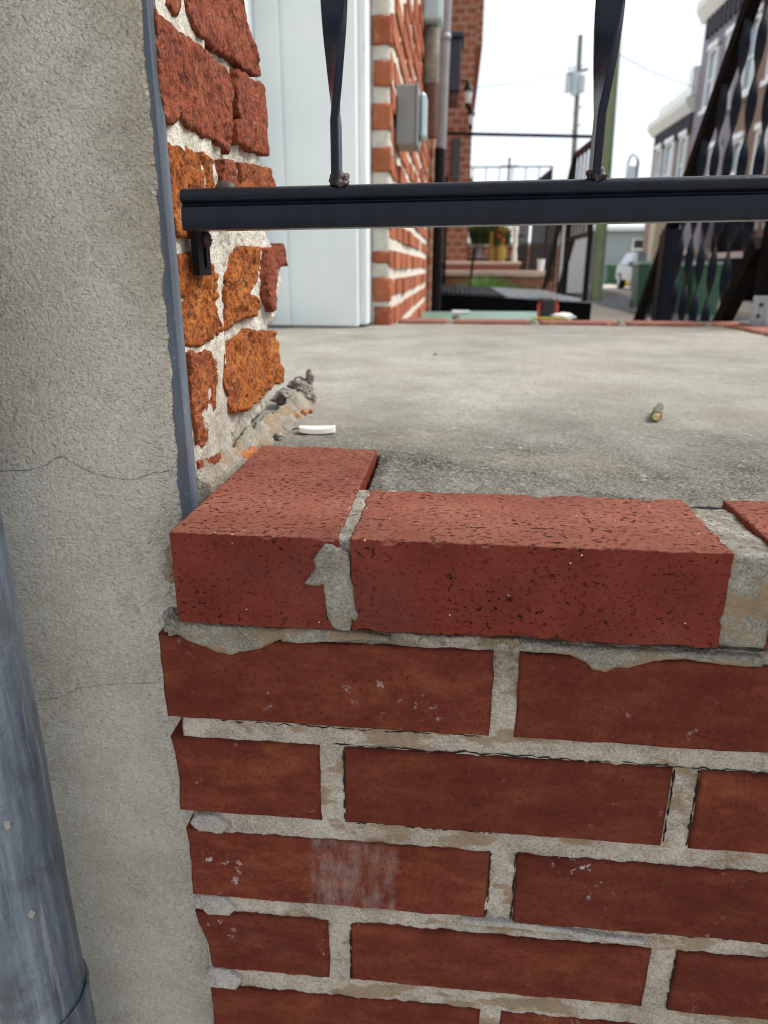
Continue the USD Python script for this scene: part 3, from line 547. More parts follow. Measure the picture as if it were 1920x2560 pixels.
for z in zs:
    b = 0.0012+0.0045*min(1, max(0, (0.18-z)/0.2))
    off = b + 0.0020*(meshkit.fbm(np.array([[z*130, 1.0, 0]]), 3, 3)[0]-0.5)*2
    off = max(0.0008, off) if z > -0.03 else max(0.0008, 0.004+(z+0.03)*0.1)
    re_.append((-max(off, 0.0006), z))
re_ += [(0.0005, -0.12), (0.0005, -0.70)]
stpoly = [(-0.42, -0.70), (-0.42, 0.42)] + re_
def grainy(P):
    P3 = np.column_stack([P, np.zeros(len(P))])
    val = ridge(P) + 0.0007*(meshkit.fbm(P3*[330, 430, 1], 2, 61)-0.5)*2 + 0.00035*(meshkit.noise(P3*900, 62)-0.5)*2
    return np.where(P[:, 0] > -0.016, np.maximum(val, -0.0004), val)
near_ = [(-0.175, -0.56), (-0.175, 0.38)] + [p for p in re_ if -0.12 < p[1] < 0.38] + [(0.0005, -0.12), (0.0005, -0.56)]
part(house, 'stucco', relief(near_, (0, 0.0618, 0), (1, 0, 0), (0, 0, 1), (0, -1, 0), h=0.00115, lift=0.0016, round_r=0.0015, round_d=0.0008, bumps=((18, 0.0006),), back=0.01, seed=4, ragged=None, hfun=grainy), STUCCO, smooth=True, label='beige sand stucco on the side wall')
for a_ in (rect(-0.60, -0.1751, -0.70, 0.60), rect(-0.1751, 0.0005, -0.70, -0.5601), rect(-0.1751, -0.001, 0.3801, 0.60)):
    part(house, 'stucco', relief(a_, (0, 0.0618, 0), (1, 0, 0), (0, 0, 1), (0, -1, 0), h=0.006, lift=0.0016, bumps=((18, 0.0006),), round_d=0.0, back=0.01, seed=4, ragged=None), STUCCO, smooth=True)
for key in ('crack_a', 'crack_b'):
    L = shapely.LineString(POLY[key]); pts = [L.interpolate(t, normalized=True) for t in np.linspace(0, 1, 110)]
    P = []
    for i, p in enumerate(pts):
        j = 0.0007*(meshkit.fbm(np.array([[p.x*400, i*0.3, 2.0]]), 3, 2)[0]-0.5)*2
        P.append((p.x, 0.0618-0.0021, p.y+j))
    w = (0.00016 if key == 'crack_a' else 0.00012)*(0.3+1.3*meshkit.noise(np.column_stack([np.arange(110)*0.35, np.zeros(110), np.zeros(110)]), 8))
    part(house, 'hairline_crack', tube(P, w, 5), CRACK, label='thin dark hairline crack')
bead_m = cat_([cbox(-0.0095, 0.0011, 0.0611, 0.0625, -0.03, 0.42, 0.0004), cbox(0.0004, 0.0018, 0.0612, 0.0735, -0.03, 0.42, 0.0004)])
bm = []
part(house, 'corner_bead', bead_m, BEAD, smooth=20, label='blue grey metal corner bead')
# backing walls
part(house, 'side_wall', box(-5, -0.001, 0.0695, 0.16, GZ, 6.5), LIME, smooth=False)
part(house, 'facade_backing', cat_([box(-0.30, -0.012, 0.161, 0.225, GZ, 6.5)]), LIME, smooth=False)
# mortar bed of the near facade (real relief), outline as the ragged corner of the doorway
ed = POLY['edge']; mpoly = [(0.073, 0.62), (0.262, 0.62)] + ed + [(0.42, -0.02), (0.073, -0.02)]
def rough_m(P):
    return 0.0014*(meshkit.fbm(np.column_stack([P*260, np.zeros(len(P))+7]), 3, 27)-0.5)*2 + 0.0022*(meshkit.fbm(np.column_stack([P*110, np.zeros(len(P))]), 4, 21)-0.5)*2 + 0.0022*(meshkit.fbm(np.column_stack([P*30, np.zeros(len(P))+3]), 3, 22)-0.5)*2
part(house, 'mortar', relief(mpoly, **XF, h=0.0017, lift=-0.0046, round_r=0.010, round_d=0.005, bumps=((420, 0.0008),), back=0.16, seed=3, ragged=(0.0028, 70), hfun=rough_m), LIME, smooth=True, label='rough lime mortar around the old bricks')
OR = {'orange_rail', 'orange_small', 'orange_left', 'orange_mid', 'orange_low', 'left_low', 'right_rail'}
for i, k in enumerate(['top_bit', 'top', 'big', 'half', 'orange_rail', 'orange_small', 'sliver', 'right_rail', 'orange_left', 'orange_mid', 'red_right', 'orange_low', 'left_low', 'red_base']):
    rough = k in OR
    lift = {'left_low': 0.0015, 'orange_mid': 0.0018, 'red_right': 0.003}.get(k, 0.0024)
    grown = Polygon(POLY[k]).buffer(0.0034, join_style=2).exterior.coords[:-1]
    part(house, 'brick', relief(grown, **XF, h=0.0013, lift=lift, round_r=0.0016, round_d=0.0010, hfun=(lambda P, i=i, q=rough: -(0.0026 if q else 0.0016)*np.clip((meshkit.fbm(np.column_stack([P*[34, 52], np.full(len(P), i*2.3)]), 4, 90+i)-0.50)/0.09, 0, 1) - (0.0012 if q else 0.0009)*np.clip((meshkit.fbm(np.column_stack([P*[95, 120], np.full(len(P), i*1.3)]), 3, 190+i)-0.55)/0.06, 0, 1)),
         bumps=((25, 0.0012), (240, 0.0009 if rough else 0.0005), (480, 0.0007 if rough else 0.0004)), back=0.014, seed=30+i, tilt=(RNG.uniform(-.03, .03), RNG.uniform(-.04, .04)),
         ragged=(0.0022, 210)), (OLDBROWN if k in ('right_rail', 'left_low') else OLDORANGE) if rough else OLDRED, smooth=True, label=('crumbling red brown brick' if k in ('right_rail', 'left_low') else 'crumbling orange brick') if rough else None)
part(house, 'brick', relief(rect(0.077, 0.158, 0.305, 0.365), **XF, h=0.003, lift=0.001, seed=70), OLDRED, smooth=True)
part(house, 'brick', relief(rect(0.175, 0.257, 0.345, 0.40), **XF, h=0.003, lift=0.001, seed=71), OLDRED, smooth=True)
# mortar fillet at the foot of the wall
fpoly = [(-0.003, 0.075), (0.0085, 0.080), (0.0095, 0.203), (0.0150, 0.215), (0.0120, 0.25), (0.0185, 0.28), (0.0150, 0.31), (0.0200, 0.34), (0.0165, 0.37), (0.0190, 0.40), (0.008, 0.425), (-0.003, 0.425)]
def fillet(P):
    P3 = np.column_stack([P, np.zeros(len(P))]); slope = np.clip(1-P[:, 0]/0.019, 0, 1)
    return 0.017*slope**1.5*(0.55+0.9*meshkit.fbm(P3*[60, 45, 1], 3, 44)) + 0.0022*(meshkit.fbm(P3*220, 4, 45)-0.5)*2
part(house, 'mortar_fillet', relief(fpoly, (0, 0, -0.0045), (1, 0, 0), (0, 1, 0), (0, 0, 1), h=0.0011, lift=0.0005, round_r=0.003, round_d=0.001, bumps=((420, 0.0006),), back=0.01, seed=46, ragged=(0.0022, 130), hfun=fillet), SMEAR, smooth=True, label='dirty crumbling mortar along the foot of the wall')
# doorway: near reveal, door, far jamb
part(house, 'near_reveal', box(-0.30, -0.012, 0.226, 0.262, GZ, 6.5), LIME, smooth=False)
door = part(house, 'door', cbox(-0.345, -0.30, 0.262, 1.60, -0.012, 2.1, 0.004), WHITEP, smooth=20)
for y0, y1 in ((0.38, 0.80), (0.98, 1.38)):
    for z0, z1 in ((0.15, 0.85), (1.0, 1.9)):
        part(door, 'door_panel', cbox(-0.3005, -0.292, y0, y1, z0, z1, 0.004), WHITEP)
part(house, 'jamb', cat_([cbox(-0.30, -0.072, 1.455, 1.60, -0.001, 2.3, 0.003)]), WHITEP, smooth=20, label='white painted door jamb')
part(house, 'jamb_trim', cat_([cbox(-0.0735, -0.052, 1.478, 1.585, 0.002, 2.3, 0.003), cbox(-0.30, -0.243, 1.443, 1.456, 0.0, 2.3, 0.003)]), WHITEP, smooth=20, label='weathered white door casing')
part(house, 'lintel', box(-0.30, -0.004, 0.262, 1.60, 2.3, 6.5), LIME, smooth=False)
# far facade: mortar sheet, end-face bricks, face bricks one by one
part(house, 'far_mortar', relief(rect(1.562, 3.99, -0.20, 1.85), **XF, h=0.02, lift=-0.006, round_r=0.02, round_d=0.004, bumps=((20, 0.004), (60, 0.002)), back=0.06, seed=9, ragged=None), WHITEM, smooth=True, label='pale repointed mortar of the far facade')
part(house, 'end_mortar', relief(rect(-0.052, -0.006, -0.02, 1.30), (0, 1.563, 0), (1, 0, 0), (0, 0, 1), (0, -1, 0), h=0.006, lift=0.004, bumps=((50, 0.003),), back=0.03, seed=12, ragged=(0.003, 60)), WHITEM, smooth=True)
zcur = 0.02
ends = [(-0.01, 0.045), (0.055, 0.115), (0.150, 0.178), (0.235, 0.285), (0.362, 0.416), (0.453, 0.510), (0.546, 0.600), (0.631, 0.690), (0.73, 0.785), (0.82, 0.88), (0.92, 0.97)]
for i, (a, b) in enumerate(ends):
    part(house, 'brick', relief(rect(-0.047 if i % 3 else -0.044, -0.001, a, b), (0, 1.5545, 0), (1, 0, 0), (0, 0, 1), (0, -1, 0), h=0.005, lift=0.002, bumps=((40, 0.002),), back=0.03, seed=100+i, ragged=(0.004, 60)), HOUSEB, smooth=True)
row = 0; z = -0.085; count = 0
while z < 1.5:
    y = 1.566 - (0.105 if row % 2 else 0.0)
    while y < 3.97:
        y0, y1 = max(y, 1.566), min(y+0.192, 3.97)
        if y1-y0 > 0.03 and z < 0.62+0.33*(y1-1.5) and count < 285:
            j = RNG.normal(0, 0.003, 4)
            m = hull([(-0.02, y0+j[0], z+j[1]), (-0.02, y1, z), (-0.02, y0, z+0.048), (-0.02, y1, z+0.048),
                      (0.0015+j[2], y0+0.003, z+0.004+j[1]), (0.0015+j[2], y1-0.003+j[3], z+0.003), (0.0015+j[2], y0+0.003+j[3], z+0.046), (0.0015+j[2], y1-0.003, z+0.046+j[1])])
            part(house, 'brick', m, HOUSEB, smooth=False); count += 1
        y += 0.215
    row += 1; z += 0.0735
part(house, 'upper_facade', box(-0.30, -0.004, 1.601, 3.99, 1.86, 6.5), FARLEFT, smooth=False)
part(house, 'roof', box(-5, 0.05, 0.0695, 3.99, 6.5, 6.7), DARK, smooth=False)
part(house, 'house_core', box(-5, -0.351, 0.1605, 3.99, GZ, 6.499), LIME, smooth=False)
part(house, 'far_wall_core', box(-0.30, -0.062, 1.601, 3.99, GZ, 1.86), LIME, smooth=False)

# ================================================================== THE STOOP
stoop = thing('brick_stoop', 'red brick stoop with a grey concrete landing in front of the doorway', 'stoop', (0.45, 0.8, GZ))
YF = dict(ex=(1, 0, 0), ey=(0, 0, 1), n=(0, -1, 0))
def frontbrick(x0, x1, z0, z1, seed, fine, lift=0.0, poly=None, m=None):
    h = 0.0014 if fine else 0.008
    part(stoop, 'brick', relief(Polygon(poly or rect(x0, x1, z0, z1)).buffer(0.0011, join_style=2).exterior.coords[:-1], (0, 0.004, 0), **YF, h=h, lift=lift, round_r=0.0022, round_d=0.0016, bumps=((16, 0.0010), (110, 0.0004), (500, 0.00012)) if fine else ((16, 0.0008),), back=0.056,
         seed=seed, tilt=(RNG.uniform(-.006, .006), RNG.uniform(-.012, .012)), ragged=(0.0009, 95) if fine else None), m or WALLB, smooth=True, label='brick with a pale lime stain' if m else None)
rows = [(-0.1239, -0.0686, [(-0.003, 0.1934), (0.2102, 0.405), (0.422, 0.615), (0.632, 0.826), (0.843, 0.95)]),
        (-0.1959, -0.1409, [(-0.0015, 0.0900), (0.1077, 0.3017), (0.3205, 0.514), (0.531, 0.724), (0.741, 0.935)]),
        (-0.2676, -0.2136, [(0.0006, 0.1985), (0.2179, 0.412), (0.429, 0.622), (0.639, 0.833), (0.85, 0.95)]),
        (-0.3345, -0.2834, [(0.0035, 0.0925), (0.1102, 0.3073), (0.326, 0.52), (0.537, 0.73), (0.747, 0.94)]),
        (-0.408, -0.354, [(0.0066, 0.1985), (0.2156, 0.412), (0.429, 0.622), (0.639, 0.833), (0.85, 0.95)])]
zz = -0.426
for k in range(4):
    rows.append((zz-0.055, zz, [(0.006, 0.095), (0.112, 0.305), (0.322, 0.515), (0.532, 0.725), (0.742, 0.94)] if k % 2 == 0 else [(0.006, 0.198), (0.215, 0.41), (0.427, 0.62), (0.637, 0.83), (0.847, 0.95)])); zz -= 0.072
sd = 200
for k, (z0, z1, xs) in enumerate(rows):
    for (x0, x1) in xs:
        fine = x0 < 0.42 and k < 6
        # left ends of the second and fourth course are broken off unevenly
        poly = None
        if x0 < 0.01 and k in (1, 2, 3):
            e = [0.0, 0.0005, 0.0014, 0.0014, 0.0006, -0.001] if k == 1 else [0.0, 0.0005, 0.001, 0.0005, 0.001, 0.0] if k == 2 else [0.0060, 0.0055, 0.0045, 0.0025, -0.001, -0.002]
            left = [(x0+e[i], z0+(z1-z0)*i/5) for i in range(6)]
            poly = [(x1, z0), (x1, z1)] + left[::-1]
        frontbrick(x0, x1, max(z0, GZ), z1, sd, fine, lift=RNG.uniform(-0.0006, 0.0006), poly=poly, m=WALLS if (k == 2 and x0 < 0.01) else None); sd += 1
# mortar of the front wall: beds lie a few millimetres back, weathered and partly flush
def bedh(P):
    return 0.0009*(meshkit.fbm(np.column_stack([P*[38, 70], np.zeros(len(P))]), 4, 31)-0.5)*2 + 0.0012*(meshkit.fbm(np.column_stack([P*170, np.zeros(len(P))]), 3, 32)-0.5)*2
part(stoop, 'mortar', relief([(0.006, -0.45), (0.43, -0.45), (0.43, -0.0595), (0.004, -0.0595)], (0, 0.004, 0), **YF, h=0.0015, lift=-0.0026, round_r=0.001, round_d=0.0005, bumps=((600, 0.0004), (200, 0.0006)), back=0.05, seed=41, ragged=(0.0015, 90), hfun=bedh), MORTAR, smooth=True, label='stained grey mortar between the front bricks')
part(stoop, 'mortar', relief([(0.431, -0.45), (0.95, -0.45), (0.95, -0.0595), (0.431, -0.0595)], (0, 0.004, 0), **YF, h=0.012, lift=-0.003, back=0.05, seed=42, ragged=None), MORTAR, smooth=True)
part(stoop, 'mortar', relief([(0.006, -0.70), (0.95, -0.70), (0.95, -0.451), (0.006, -0.451)], (0, 0.004, 0), **YF, h=0.012, lift=-0.003, back=0.05, seed=43, ragged=None), MORTAR, smooth=True)
# mortar smeared over brick faces
def smear(key, lift, m=SMEAR, y=0.004, seed=60, back=0.004, rr=0.004):
    part(stoop, 'mortar_smear', relief(POLY[key], (0, y, 0), **YF, h=0.0011, lift=lift, round_r=rr, round_d=lift*0.9, bumps=((60, 0.0005), (300, 0.0004)), back=back, seed=seed, ragged=(0.0009, 220)), m, smooth=True, label='mortar smeared over the brick face')
smear('smear_lens', 0.0022, SMEAR, 0.004, 60)
smear('smear_joint', 0.0022, SMEAR, -0.0002, 61, 0.006)
smear('smear_right', 0.0020, SMEAR, 0.004, 62)
smear('smear_top_mid', 0.0016, SMEAR, 0.004, 63)
smear('smear_c4', 0.0012, PALE, 0.004, 64)
def blob(name_seed, x0, x1, z0, z1, lift=0.0016, m=MORTAR, y=0.004):
    e = [(x0, (z0+z1)/2), (x0+(x1-x0)*.2, z0), (x1-(x1-x0)*.2, z0), (x1, (z0+z1)/2), (x1-(x1-x0)*.3, z1), (x0+(x1-x0)*.2, z1)]
    part(stoop, 'mortar_smear', relief(e, (0, y, 0), **YF, h=0.0012, lift=lift, round_r=0.003, round_d=lift*.9, bumps=((90, 0.0008), (300, 0.0005)), back=0.004, seed=name_seed, ragged=(0.0018, 140)), m, smooth=True)
#blob(301, 0.035, 0.105, -0.1405, -0.1245, 0.0012); blob(302, 0.095, 0.20, -0.1415, -0.1255, 0.0006); blob(303, 0.196, 0.42, -0.1440, -0.1255, 0.0006, SMEAR)
blob(304, 0.004, 0.030, -0.2125, -0.1985, 0.0012, PALE); blob(305, 0.004, 0.03, -0.2840, -0.2670, 0.0015, PALE); blob(306, 0.002, 0.030, -0.3535, -0.3350, 0.0015, PALE)
#blob(307, 0.09, 0.43, -0.2135, -0.1975, 0.0002, PALE); blob(308, 0.10, 0.43, -0.2835, -0.2690, 0.0003, PALE); blob(309, 0.05, 0.43, -0.3545, -0.3360, 0.0004, PALE)
#blob(311, 0.0925, 0.104, -0.197, -0.142, 0.0004); blob(312, 0.0955, 0.107, -0.337, -0.279, 0.0008)
def gap(x0, x1, z, sl, seed):
    t = np.linspace(0, 1, 90); P3 = np.column_stack([t*40, np.full(90, seed), np.zeros(90)])
    P = np.column_stack([x0+(x1-x0)*t, np.full(90, 0.0063), z+sl*t+0.0016*(meshkit.fbm(P3, 3, seed)-0.5)*2])
    part(stoop, 'joint_crack', tube(P, 0.00045*(0.1+1.3*meshkit.noise(P3*1.5, seed+1)), 5), CRACK2, smooth=True)
gap(0.030, 0.190, -0.1262, 0.0, 1); gap(0.100, 0.300, -0.1385, 0.0, 2); gap(0.29, 0.425, -0.1388, -0.001, 3); gap(0.11, 0.20, -0.1975, 0.0, 4); gap(0.225, 0.42, -0.2695, 0.0, 5)
for k_, (x_, z0_, z1_) in enumerate([(0.3045, -0.196, -0.141), (0.3185, -0.196, -0.141), (0.2000, -0.267, -0.214), (0.2160, -0.267, -0.214), (0.1063, -0.195, -0.141), (0.1088, -0.335, -0.284), (0.3245, -0.335, -0.284)]):
    t = np.linspace(0, 1, 40); P3 = np.column_stack([t*16, np.full(40, k_+20.0), np.zeros(40)])
    part(stoop, 'joint_crack', tube(np.column_stack([x_+0.0012*(meshkit.fbm(P3, 3, k_)-0.5), np.full(40, 0.0062), z0_+(z1_-z0_)*t]), 0.00065*(0.1+1.4*meshkit.noise(P3, k_+5)), 5), CRACK2, smooth=True)
# lumps squeezed out at the left end of the wall
for i, (x, y, z, r) in enumerate([(0.006, 0.020, -0.026, 0.009), (0.003, 0.026, -0.034, 0.009), (0.006, 0.03, -0.042, 0.007), (0.007, 0.016, -0.019, 0.006), (0.003, 0.010, -0.058, 0.0055), (0.006, 0.004, -0.061, 0.005), (0.001, 0.016, -0.064, 0.005), (0.005, 0.006, -0.273, 0.006), (0.0065, 0.006, -0.345, 0.006), (0.003, 0.03, -0.31, 0.008), (0.004, 0.03, -0.385, 0.008)]):
    part(stoop, 'mortar_lump', rock((x, y, z), r, 400+i, 4, 0.55, (0.8, 1, 1)), SMEAR if i < 7 else PALE, smooth=True)
# cap bricks
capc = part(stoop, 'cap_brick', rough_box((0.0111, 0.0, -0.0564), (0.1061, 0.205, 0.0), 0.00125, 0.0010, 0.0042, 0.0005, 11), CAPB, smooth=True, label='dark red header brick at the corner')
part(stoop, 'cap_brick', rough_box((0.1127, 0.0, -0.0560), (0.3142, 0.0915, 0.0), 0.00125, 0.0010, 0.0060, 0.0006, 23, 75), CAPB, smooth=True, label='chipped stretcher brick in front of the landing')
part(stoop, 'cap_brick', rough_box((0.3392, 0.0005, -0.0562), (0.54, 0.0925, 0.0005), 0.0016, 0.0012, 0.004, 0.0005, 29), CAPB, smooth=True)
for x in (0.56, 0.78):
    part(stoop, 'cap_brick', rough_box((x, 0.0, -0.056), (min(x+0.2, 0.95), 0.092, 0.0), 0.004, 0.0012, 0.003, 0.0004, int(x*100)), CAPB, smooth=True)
# mortar between the cap bricks
part(stoop, 'cap_mortar', relief(rect(0.1040, 0.1148, 0.003, 0.093), (0, 0, 0), (1, 0, 0), (0, 1, 0), (0, 0, 1), h=0.0011, lift=-0.0007, round_r=0.002, round_d=0.0018, bumps=((120, 0.0008), (400, 0.0004)), back=0.05, seed=81, ragged=(0.0016, 130)), PALE, smooth=True)
part(stoop, 'cap_mortar', relief(rect(0.3115, 0.3420, 0.004, 0.086), (0, 0, 0), (1, 0, 0), (0, 1, 0), (0, 0, 1), h=0.0012, lift=-0.0030, round_r=0.004, round_d=0.002, bumps=((70, 0.0018), (300, 0.0007)), back=0.05, seed=82, ragged=(0.0016, 130)), PALE, smooth=True)
part(stoop, 'cap_mortar', relief(rect(0.3105, 0.3425, -0.056, -0.005), (0, 0.003, 0), **YF, h=0.0012, lift=0.0018, round_r=0.006, round_d=0.003, bumps=((70, 0.0016), (300, 0.0006)), back=0.05, seed=83, ragged=(0.002, 130)), SMEAR, smooth=True)
part(stoop, 'cap_mortar', relief(rect(0.538, 0.562, 0.004, 0.09), (0, 0, 0), (1, 0, 0), (0, 1, 0), (0, 0, 1), h=0.004, lift=-0.003, back=0.05, seed=84), PALE, smooth=True)
part(stoop, 'bed_mortar', cat_([box(0.012, 0.94, 0.010, 0.20, -0.0600, -0.0540)]), SMEAR, smooth=False)
# concrete landing: points on a grid that gets coarser away from the front
pts = []; y = 0.093
while y < 1.625:
    s = max(0.0019, 0.0052*(y+0.36)*(y+0.36)/0.5) if y > 0.3 else 0.0020
    s = min(s, 0.02); hi_x = 0.43+0.35*max(0, y-0.1) if y < 1.2 else 0.862
    xs = np.concatenate([np.arange(-0.004, min(hi_x, 0.862), s*1.15), np.arange(min(hi_x, 0.862), 0.864, 0.02)])
    pts.append(np.column_stack([xs+RNG.uniform(-.3, .3, len(xs))*s, np.full(len(xs), y)+RNG.uniform(-.25, .25, len(xs))*s])); y += s
P = np.vstack(pts)
lp = Polygon([(0.1085, 0.0935), (0.862, 0.0935), (0.862, 1.622), (-0.30, 1.622), (-0.30, 0.262), (-0.004, 0.262), (-0.004, 0.2075), (0.1085, 0.2075)])
ring = np.array(shapely.segmentize(lp, 0.004).exterior.coords)[:-1]
ring = ring + 0.0012*(np.column_stack([meshkit.fbm(np.column_stack([ring*90, np.zeros(len(ring))]), 3, 1), meshkit.fbm(np.column_stack([ring*90, np.ones(len(ring))]), 3, 2)])-0.5)*2
lp2 = Polygon(ring).buffer(0); P = P[shapely.contains_xy(lp2.buffer(-0.0008), P[:, 0], P[:, 1])]
P = np.vstack([ring, P]); tri = Delaunay(P).simplices; cc = P[tri].mean(1); tri = tri[shapely.contains_xy(lp2, cc[:, 0], cc[:, 1])]
a = P[tri]; ar = (a[:, 1, 0]-a[:, 0, 0])*(a[:, 2, 1]-a[:, 0, 1])-(a[:, 1, 1]-a[:, 0, 1])*(a[:, 2, 0]-a[:, 0, 0]); tri[ar < 0] = tri[ar < 0][:, ::-1]
P0 = np.column_stack([P, np.zeros(len(P))])
nearw = np.clip((0.45-P[:, 1])/0.3, 0.15, 1)
zl = -0.0042 + 0.0012*(meshkit.fbm(P0*14, 3, 51)-0.5)*2 + nearw*(0.0016*(meshkit.fbm(P0*120, 3, 52)-0.5)*2 + 0.0012*(meshkit.noise(P0*420, 53)-0.5))
dfr = np.clip((0.125-P[:, 1])/0.03, 0, 1); zl = zl - 0.0010*dfr
dc = np.maximum(np.abs(P[:, 0]-0.058)-0.048, np.abs(P[:, 1]-0.10)-0.105); zl = zl - 0.0045*np.clip(1-dc/0.012, 0, 1)*(0.5+meshkit.noise(P0*100, 9))
V = np.column_stack([P, zl]); k = len(ring); Vb = np.column_stack([ring, np.full(k, -0.09)]); m0 = len(V); q = np.arange(k); r = (q+1) % k
ccw = Polygon(ring).exterior.is_ccw
side = np.vstack([np.column_stack([q, m0+q, r]), np.column_stack([r, m0+q, m0+r])]); side = side if ccw else side[:, ::-1]
part(stoop, 'landing_slab', (np.vstack([V, Vb]), np.vstack([tri, side])), SLAB, smooth=True, label='weathered grey concrete landing')
# edging bricks round the landing
x = 0.006; i = 0
for x0, x1 in ((0.012, 0.147), (0.165, 0.368), (0.398, 0.60), (0.618, 0.82), (0.842, 0.955)):
    part(stoop, 'edging_brick', rough_box((x0, 1.628, -0.055), (x1, 1.722, 0.0035), 0.006, 0.004, 0.006, 0.0008, 500+i), EDGEB, smooth=True); i += 1
    part(stoop, 'edging_mortar', rock(((x1+0.010), 1.66, -0.006), 0.014, 520+i, 3, 0.5, (1.1, 2.4, 0.9)), PALE, smooth=True)
y = 0.10
while y < 1.5:
    part(stoop, 'edging_brick', rough_box((0.868, y, -0.055), (0.955, min(y+0.2, 1.618), 0.0035), 0.008, 0.004, 0.006, 0.0008, 540+int(y*100)), EDGEB, smooth=True)
    part(stoop, 'edging_mortar', box(0.870, 0.952, y+0.200, y+0.218, -0.05, -0.002), PALE, smooth=False)
    y += 0.218
part(stoop, 'core', cat_([box(0.012, 0.945, 0.062, 1.70, GZ, -0.0905), box(-0.29, -0.0045, 0.27, 1.44, -0.30, -0.0905)]), FARLEFTY, smooth=False)

# ================================================================== galvanised drain pipe
pipe = thing('drain_pipe', 'weathered galvanised drain pipe standing in front of the stucco wall', 'drain pipe', (-0.131, -0.002, GZ))
def pipe_mesh(r, z0, z1, seed):
    th = np.linspace(0, 2*math.pi, 96, endpoint=False); zs = np.linspace(z0, z1, 160)
    T, Z = np.meshgrid(th, zs); rr = r + 0.0005*np.cos(T*11) + 0.0008*np.exp(-((((T-4.2)+math.pi) % (2*math.pi)-math.pi)/0.05)**2)
    Pn = np.stack([np.cos(T)*4, np.sin(T)*4, Z*40], -1); rr = rr + 0.0006*(meshkit.fbm(Pn*0.6, 3, seed)-0.5)*2
    V = np.stack([-0.131+rr*np.cos(T), -0.002+rr*np.sin(T), Z], -1).reshape(-1, 3); n = 96; Fs = []
    i, j = np.meshgrid(np.arange(159), np.arange(96), indexing='ij'); a = (i*n+j).ravel(); b = (i*n+(j+1) % n).ravel()
    return trimesh.Trimesh(V, np.vstack([np.column_stack([a, b, a+n]), np.column_stack([b, b+n, a+n])]), process=False)
part(pipe, 'pipe', pipe_mesh(0.0378, -0.40, 0.9, 3), GALV, smooth=True)
low = part(pipe, 'lower_pipe', pipe_mesh(0.0395, GZ, -0.372, 4), GALV, smooth=True)
part(low, 'rolled_rim', tube([(-0.131+0.0396*math.cos(t), -0.002+0.0396*math.sin(t), -0.372) for t in np.linspace(0, 2*math.pi, 65)], 0.0013, 8, False), GALV, smooth=True)
for i, (t, z) in enumerate([(-0.55, 0.0), (-0.62, -0.02), (-0.6, -0.105), (-0.75, -0.15), (-0.68, -0.19), (-0.95, -0.07), (-0.6, -0.265)]):
    part(pipe, 'mortar_splash', rock((-0.131+0.0378*math.cos(t), -0.002+0.0378*math.sin(t), z), 0.0014 if i % 2 else 0.0020, 600+i, 3, 0.7, (1, 1, 1.6)), PALE, smooth=True)

# ================================================================== near railing
rail = thing('porch_railing', 'black iron porch railing with twisted balusters across the front of the landing', 'railing', (0.45, 0.05, 0.0))
H = 0.0212; w = 0.0075; zb = 0.1580
prof = [(0.0575, zb), (0.0440, zb), (0.0430, zb+0.0004), (0.0425, zb+0.0012), (0.0421, zb+0.0035), (0.0420, zb+0.0065), (0.0422, zb+0.0095), (0.0427, zb+0.0112), (0.0436, zb+0.0122), (0.0447, zb+0.0127), (0.0449, zb+0.0133), (0.0436, zb+0.0139), (0.0424, zb+0.0149), (0.0417, zb+0.0162), (0.0417, zb+0.0176), (0.0423, zb+0.0189), (0.0434, zb+0.0200), (0.0452, zb+0.0208), (0.0475, zb+H), (0.0525, zb+H), (0.0550, zb+0.0210), (0.0570, zb+0.0198), (0.0580, zb+0.0180), (0.0580, zb+0.0160), (0.0572, zb+0.0146), (0.0551, zb+0.0137), (0.0553, zb+0.0129), (0.0568, zb+0.0124), (0.0577, zb+0.0112), (0.0577, zb+0.0015)]
SL = 0.0160
part(rail, 'bottom_rail', profile_x(prof, 0.0178, 0.93, SL*(0.93-0.0178), 24), IRON, smooth=35)
part(rail, 'top_rail', profile_x([(a, b+0.74) for a, b in prof], 0.0178, 0.93, 0.0, 4), IRON, smooth=35)
def twisted(x, y, z0, z1, w, t, start, period, ph0=math.pi/2, n=None):
    n = n or int((z1-z0)/0.0025); zs = np.linspace(z0, z1, n+1); V = []; Fs = []
    sec = np.array([(-.5, -.5), (-.42, -.5), (.42, -.5), (.5, -.5), (.5, .5), (.42, .5), (-.42, .5), (-.5, .5)])*[w, t]
    sec[[0, 3, 4, 7], 1] *= 0.72
    for z in zs:
        a = ph0 + max(0.0, min(z, z1-0.03)-start)/period*math.pi
        c, s = math.cos(a), math.sin(a); V.append(np.column_stack([x+sec[:, 0]*c-sec[:, 1]*s, y+sec[:, 0]*s+sec[:, 1]*c, np.full(8, z)]))
    V = np.vstack(V)
    for i in range(n):
        for j in range(8):
            a, b = i*8+j, i*8+(j+1) % 8; Fs += [(a, b, a+8), (b, b+8, a+8)]
    return trimesh.Trimesh(V, np.array(Fs), process=False)
for i, x in enumerate([0.1010, 0.2338, 0.3666, 0.4994, 0.6322, 0.765, 0.8978]):
    zt = zb+H+SL*(x-0.0178)-0.0005
    b = part(rail, 'baluster', twisted(x, 0.05, zt, 0.895, 0.0134, 0.0043, zt+0.030, 0.135, math.radians(90)), IRON, smooth=25)
    m = rock((x+0.0012, 0.05, zt+0.0008), 0.0040, 700+i, 3, 0.9, (1.2, 1.5, 1.3)); part(b, 'weld', m, RUST, smooth=True, label='rusty weld at the baluster foot')
part(rail, 'bolt_head', trimesh.Trimesh(*(lambda s: (s.vertices*[0.0058, 0.0058, 0.0042]+[0.0408, 0.05, zb+H-0.0002], s.faces))(trimesh.creation.icosphere(3))), RUST, smooth=True, label='rusty domed bolt head')
